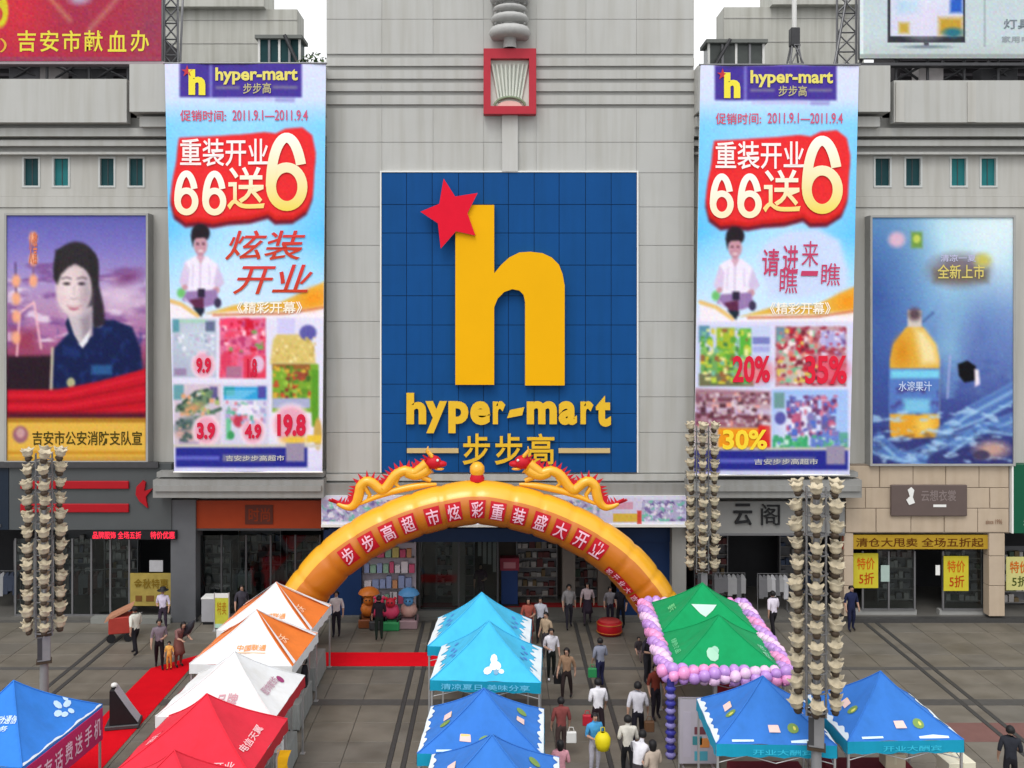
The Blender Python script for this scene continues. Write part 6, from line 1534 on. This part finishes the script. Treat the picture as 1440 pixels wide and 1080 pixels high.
# ------------------------------------------------------------------ people
SK = {}
def body_mesh(pose):
    """one continuous body grown from a joint skeleton; material slots: skin, top, legs, shoes"""
    if pose in SK: return SK[pose]
    J = []; E = []; Rr = []; lab = []
    def j(p, r, par, l):
        J.append(Vector(p)); Rr.append(r); lab.append(l)
        if par is not None: E.append((par, len(J) - 1))
        return len(J) - 1
    sit = pose == 'sit'
    hz = .92 if not sit else .55
    pel = j((0, 0, hz), .145, None, 2)
    sp_ = j((0, .0, hz + .18), .135, pel, 1)
    ln = .16 if pose == 'bend' else 0
    ch = j((0, ln, hz + .38), .155, sp_, 1)
    nk = j((0, ln * 1.6, hz + .53), .075, ch, 1)
    n2 = j((0, ln * 1.75 + .01, hz + .59), .052, nk, 0)
    hd = j((0, ln * 2 + .025, hz + .68), .098, n2, 0)
    ht = j((0, ln * 2 + .015, hz + .77), .082, hd, 0)
    no = j((0, ln * 2 + .12, hz + .685), .018, hd, 0)
    for s in (-1, 1):
        sh = j((s * .185, ln, hz + .47), .076, ch, 1)
        arm = pose
        if pose == 'phone': arm = 'carry' if s > 0 else 'stand'
        if pose == 'stroll': arm = 'walk' if s > 0 else 'carry'
        if arm in ('walk', 'stand', 'sit'):
            sw = {'walk': s * .16, 'stand': .02, 'sit': .2}[arm]
            el = j((s * .25, ln + sw * .4 - .03, hz + .21), .056, sh, 1); wr = j((s * .265, ln + sw + .06, hz - .01), .031, el, 0); ha = j((s * .265, ln + sw + .08, hz - .08), .032, wr, 0); dv = Vector((0, .02, -1))
        elif arm == 'carry':
            el = j((s * .24, ln - .02, hz + .2), .056, sh, 1); wr = j((s * .15, ln + .22, hz + .19), .031, el, 0); ha = j((s * .12, ln + .29, hz + .2), .032, wr, 0); dv = Vector((-s * .5, .8, 0))
        else:
            el = j((s * .23, ln + .12, hz + .24), .056, sh, 1); wr = j((s * .17, ln + .34, hz + .22), .031, el, 0); ha = j((s * .16, ln + .41, hz + .2), .032, wr, 0); dv = Vector((0, 1, -.2))
        dv.normalize(); side = Vector((0, 1, 0)) if abs(dv.z) > .7 else Vector((1, 0, 0))
        for f_, l_ in ((-.03, .07), (-.01, .085), (.01, .08), (.03, .062)):
            a = j(J[ha] + dv * .05 + side * f_, .0095, ha, 0); j(J[a] + dv * l_ * .6 + Vector((-s * .012, 0, 0)), .0085, a, 0)
        a = j(J[ha] + dv * .012 + side * .045 + Vector((-s * .01, 0, 0)), .011, ha, 0); j(J[a] + dv * .035 + side * .012, .009, a, 0)
        hp_ = j((s * .09, 0, hz - .06), .112, pel, 2)
        if sit:
            kn = j((s * .12, .42, hz - .03), .068, hp_, 2); an = j((s * .12, .44, .09), .045, kn, 2); to = j((s * .12, .6, .045), .036, an, 3)
        else:
            st = {'walk': s * .17, 'stroll': -s * .15, 'phone': s * .06, 'stand': s * .03}.get(pose, 0.0)
            kn = j((s * .1, st * .8 + .03, .5), .075, hp_, 2); an = j((s * .1, st * 1.15 - .03, .1 + (.05 if st < 0 else 0)), .044, kn, 2); to = j((s * .11, st * 1.15 + .13, .042 + (.01 if st < 0 else 0)), .037, an, 3)
    me = bpy.data.meshes.new('person_skeleton'); me.from_pydata(J, E, [])
    o = bpy.data.objects.new('skel', me); COL.objects.link(o)
    o.modifiers.new('s', 'SKIN'); ss_ = o.modifiers.new('b', 'SUBSURF'); ss_.levels = 1; ss_.render_levels = 1
    for v, r in zip(me.skin_vertices[0].data, Rr): v.radius = (r, r * (.78 if r > .1 else 1))
    me.skin_vertices[0].data[0].use_root = True
    bpy.context.view_layer.update()
    dg = bpy.context.evaluated_depsgraph_get()
    out = bpy.data.meshes.new_from_object(o.evaluated_get(dg)); out.name = 'person_body'
    bpy.data.objects.remove(o); bpy.data.meshes.remove(me)
    out.materials.clear()
    for _ in range(4): out.materials.append(None)
    Ja = np.array([q[:] for q in J]); A = Ja[[e[0] for e in E]]; B = Ja[[e[1] for e in E]]; LB = [lab[e[1]] for e in E]; LA = [lab[e[0]] for e in E]; RB = np.array([max(Rr[e[0]], Rr[e[1]]) for e in E])
    for pg in out.polygons:
        c = np.array(pg.center); ab = B - A; t = np.clip(((c - A) * ab).sum(1) / ((ab ** 2).sum(1) + 1e-9), 0, 1)
        d = np.linalg.norm(c - A - ab * t[:, None], axis=1) / RB
        i = int(d.argmin()); l = LB[i] if t[i] > .5 else LA[i]
        if LA[i] == 1 and LB[i] == 0 and RB[i] < .06: l = 0 if t[i] > .15 else 1      # bare forearms below the sleeve
        if LA[i] == 2 and LB[i] == 1: l = 1 if t[i] > .25 else 2
        if c[2] < .075 and l != 3: l = 3
        pg.material_index = l; pg.use_smooth = True
    SK[pose] = (out, J[hd], J[ch], J[pel])
    return SK[pose]
SKIN = mat('skin', (.42, .25, .18), .55, .08, 3); HAIR = mat('black_hair', (.012, .011, .012), .5, .3, 20)
HM = {}
def hair_mesh(kind):
    if kind not in HM:
        m = MB(); bm = bmesh.new(); bmesh.ops.create_icosphere(bm, subdivisions=3, radius=1)
        vs = []; keep = {}
        for v in bm.verts:
            x, y, z = v.co
            low = (z < (-.62 if y < -.1 else -.2 if y < .25 else .3)) if kind == 'short' else (z < -.95 or (y > .3 and z < .35))
            if kind == 'long' and z < 0: x, y, z = x * (1 + .05 * z), min(y, .1) * 1.0, z * 2.0
            n_ = 1 + .04 * math.sin(9 * x + 5 * y + 7 * z)
            keep[v.index] = not low; vs.append((x * .108 * n_, y * .115 * n_ - .012, z * .118 * n_ + .022))
        fs = [[v.index for v in f.verts] for f in bm.faces if all(keep[v.index] for v in f.verts)]
        bm.free(); m.add(vs, fs, 0, True); HM[kind] = m.mesh('hair', HAIR)
    return HM[kind]
face_me = MB().ball((-.035, .098, .012), .012, 0, 1).ball((.035, .098, .012), .012, 0, 1).mesh('eye', BLACK)
mouth_me = MB().ball((0, .094, -.045), .022, 0, 1, (1, .4, .3)).mesh('mouth', mat('lips', (.3, .1, .09), .5))
CLO = {}
def clo(c):
    k = 'cloth_%d_%d_%d' % c
    return mat(k, L3(*c), .85, .3, 6, .6, 9)
def person(label, x, y, pose, top, legs, shoes=(30, 28, 30), face=0, h=1.68, hair='short', z=0.012, skirt=None, hairc=None):
    me, hd, ch, pel = body_mesh(pose)
    s = h / 1.70
    t = thing('person', label, 'person', (x, y, z), R(face)); t.scale = (s, s, s)
    b = bpy.data.objects.new('body', me); COL.objects.link(b); b.parent = t
    for i, c in enumerate((SKIN, clo(top), clo(legs), clo(shoes))):
        b.material_slots[i].link = 'OBJECT'; b.material_slots[i].material = c
    for nm, mm_ in (('hair', hair_mesh(hair)), ('eye', face_me), ('mouth', mouth_me)):
        o = bpy.data.objects.new(nm, mm_); COL.objects.link(o); o.parent = t; o.location = hd
    if skirt:
        z0 = pel.z
        MB().lathe([(.14, z0 + .14), (.17, z0 - .02), (.21, z0 - .25), (.24, z0 - .42), (.22, z0 - .42), (.15, z0 - .02)], n=16).build('skirt', clo(skirt), t)
    return t
def gp_(px, foot): 
    Y = F * CH / (foot - VY); return PX(px, Y), Y
BK = (26, 24, 30); WH = (214, 212, 220); NV = (34, 36, 62)
PE = [  # label, px, foot py, pose, top, legs, face, h, hair, skirt
    ('man in a white shirt walking past the red vendor cart', 190, 922, 'walk', (206, 208, 198), BK, 60, 1.72, 'short', None),
    ('person in a lilac top with a dark hat by the gold window poster', 229, 888, 'stand', (200, 192, 214), (60, 50, 66), 180, 1.62, 'short', None),
    ('person with black trousers standing at the corner of the red carpet', 224, 940, 'stand', (120, 108, 118), (28, 18, 26), 200, 1.66, 'short', None),
    ('small child in orange on the red carpet', 238, 942, 'stand', (224, 170, 90), (206, 140, 60), 180, .95, 'short', None),
    ('woman in a brown dress bending on the red carpet beside the child', 251, 938, 'bend', (128, 92, 90), (110, 60, 54), 230, 1.58, 'long', (120, 76, 70)),
    ('man in a white shirt by the side of the farthest orange tent', 473, 896, 'stand', (210, 205, 208), (32, 28, 40), 180, 1.7, 'short', None),
    ('person in dark green trousers and black top watching the coin rides', 533, 902, 'stand', (30, 24, 34), (22, 34, 28), 10, 1.66, 'short', None),
    ('woman in a long russet dress behind the cyan tent', 743, 906, 'stand', (150, 78, 66), (120, 50, 48), 180, 1.68, 'long', (126, 60, 54)),
    ('person in a pale shirt and dark trousers next to the russet dress', 760, 904, 'stand', (176, 178, 190), BK, 170, 1.66, 'short', None),
    ('man in a white shirt and white shoes facing the cyan tent', 775, 956, 'stand', (206, 204, 212), (22, 26, 24), 190, 1.68, 'short', None),
    ('woman in a tan top walking in the lane beside the cyan tent', 797, 984, 'walk', (150, 120, 96), (44, 34, 34), 160, 1.6, 'long', None),
    ('person in a grey shirt and navy shorts in the middle of the lane', 844, 968, 'stand', (130, 134, 150), (34, 36, 70), 20, 1.6, 'short', None),
    ('man in a clean white shirt standing with his back to the street', 841, 1042, 'stand', (226, 224, 236), (40, 28, 34), 8, 1.74, 'short', None),
    ('person in a maroon top with short black hair in the lane', 789, 1066, 'stand', (128, 66, 64), (70, 56, 54), 10, 1.62, 'short', None),
    ('person in a pink top at the lower end of the lane', 788, 1128, 'stand', (196, 140, 152), (120, 90, 96), 0, 1.5, 'long', None),
    ('woman in a blue and white top carrying a yellow bag', 836, 1090, 'carry', (70, 150, 205), (180, 178, 190), 200, 1.6, 'short', None),
    ('big man in a white shirt and black trousers walking to the store', 897, 1050, 'walk', (196, 194, 202), (24, 22, 32), -8, 1.78, 'short', None),
    ('person in a pale cream top in front of the big man', 883, 1098, 'stand', (206, 202, 192), (30, 30, 34), 0, 1.66, 'short', None),
    ('person in a white top bending at the lower edge of the lane', 897, 1130, 'bend', (214, 212, 218), (60, 56, 60), -30, 1.66, 'short', None),
    ('person with long brown hair in a beige top at the lower edge of the lane', 918, 1136, 'carry', (180, 164, 150), (70, 50, 46), 30, 1.62, 'long', None),
    ('person in grey standing behind the red drum', 858, 880, 'stand', (120, 118, 124), (40, 36, 50), 180, 1.5, 'short', None),
    ('person in black standing near the arch foot by the red drum', 873, 884, 'stand', (30, 30, 40), (20, 20, 26), 150, 1.62, 'short', None),
    ('child in dark clothes crouching alone before the green tent', 898, 928, 'sit', (54, 48, 52), (100, 84, 84), 200, 1.0, 'short', None),
    ('person in an orange and black top at the corner of the green tent', 922, 1012, 'stand', (110, 46, 34), (30, 24, 34), 200, 1.64, 'short', None),
    ('man in a white shirt in front of the grey fascia shop', 1087, 896, 'walk', (214, 206, 220), BK, 20, 1.7, 'short', None),
    ('person in a navy coat standing by the stone shop corner', 1197, 888, 'stand', (28, 34, 66), (26, 30, 58), 190, 1.72, 'short', None),
    ('person in dark clothes by the red brown paving', 1421, 1118, 'stand', (40, 42, 50), (28, 28, 34), -20, 1.7, 'short', None),
    ('person in a dark plum top standing inside the entrance', 676, 856, 'stand', (52, 22, 46), (40, 20, 40), 180, 1.7, 'short', None),
    ('person in a beige shirt at the edge of the cyan tent', 768, 926, 'stand', (170, 150, 126), (60, 56, 60), 140, 1.6, 'short', None),
    ('man in a dark shirt under the balloon edge of the green tent', 910, 962, 'carry', (52, 48, 58), (40, 38, 44), 230, 1.68, 'short', None),
    ('person with a grey shirt and dark shorts near the store doors', 800, 884, 'walk', (140, 138, 140), (44, 42, 52), 185, 1.68, 'short', None),
    ('woman in a dark skirt coming out of the store beside the mat', 826, 878, 'walk', (176, 160, 166), (60, 50, 60), 170, 1.6, 'long', (50, 40, 54)),
    ('shopper in a dark jacket before the rust fascia shop', 340, 884, 'walk', (58, 56, 66), (44, 44, 56), 200, 1.66, 'short', None),
    ('person in a black top under the white tent', 428, 1002, 'stand', (30, 28, 34), (40, 40, 44), 90, 1.62, 'short', None),
]
PO = {}
for i, (lab_, px, ft, pose, tp, lg, fc, h, hr, sk) in enumerate(PE):
    x, y = gp_(px, ft)
    pose = ('stand', 'phone', 'stroll', 'stand', 'phone')[i % 5] if pose == 'stand' else pose
    PO[lab_] = person(lab_, x, y, pose, tp, lg, (225, 222, 226) if 'white shoes' in lab_ else (30, 28, 30), fc, h, hr, .14 if 'inside' in lab_ else (.12 if pose == 'sit' and False else .012), sk)
bag = PO['woman in a blue and white top carrying a yellow bag']
yb = thing('carrier_bag', 'bright yellow carrier bag held by the woman in blue and white', 'bag', (bag.location.x + .18, bag.location.y - .32, .82))
MB().lathe([(.02, 0), (.16, .01), (.2, .15), (.21, .3), (.14, .42), (.05, .45)], n=10).build('body', mat('bag_yellow', (.72, .60, .01), .5, .1), yb)
MB().tube([(-.06, 0, .43), (-.04, 0, .58), (.04, 0, .58), (.06, 0, .43)], .012, 5).build('handle', mat('bag_yellow', (.72, .60, .01)), yb)
hat_p = PO['person in a lilac top with a dark hat by the gold window poster']
ht_ = thing('sun_hat', 'dark brimmed hat on the person by the gold window poster', 'hat', (hat_p.location.x, hat_p.location.y, 1.58))
MB().lathe([(.22, 0), (.21, .02), (.12, .03), (.11, .12), (.02, .14)], n=14).build('crown', BLACK, ht_)
um = thing('umbrella', 'folded dark umbrella leaning over the woman on the red carpet', 'umbrella', (gp_(256, 936)[0], gp_(256, 936)[1] - .1, .95), 0)
um.rotation_euler = (0, R(35), 0)
MB().lathe([(.015, 0), (.03, .1), (.15, .35), (.12, .62), (.02, .8)], n=10).build('canopy', mat('dark_umbrella', (.03, .03, .04), .6), um); MB().tube([(0, 0, -.3), (0, 0, .9)], .012, 5).build('shaft', STEEL, um)
# bags carried by some of the shoppers
def carried(kind, label, who, dx, dz, m_):
    q = PO[who]; c, n_ = math.cos(q.rotation_euler.z), math.sin(q.rotation_euler.z); h_ = q.scale.x
    t = thing(kind, label, 'bag', (q.location.x + dx * .30 * h_ * c, q.location.y + dx * .30 * h_ * n_, dz * h_))
    MB().bbox(-.14, .14, -.06, .06, 0, .3, .02).build('body', m_, t)
    MB().tube([(-.08, 0, .3), (-.05, 0, .42), (.05, 0, .42), (.08, 0, .3)], .012, 5).build('handle', m_, t)
carried('shopping_bag', 'white shopping bag in the hand of the person in maroon', 'person in a maroon top with short black hair in the lane', 1, .42, WHITE)
carried('shopping_bag', 'red shopping bag in the hand of the man in clean white', 'man in a clean white shirt standing with his back to the street', -1, .45, PLR)
carried('shopping_bag', 'black shoulder bag of the woman in the tan top', 'woman in a tan top walking in the lane beside the cyan tent', 1, .5, BLACK)
carried('shopping_bag', 'brown bag in the hand of the big man in white', 'big man in a white shirt and black trousers walking to the store', 1, .42, mat('bag_brown', (.12, .06, .03), .5))
carried('shopping_bag', 'green bag of the person in the grey shirt and navy shorts', 'person in a grey shirt and navy shorts in the middle of the lane', -1, .42, PLG)
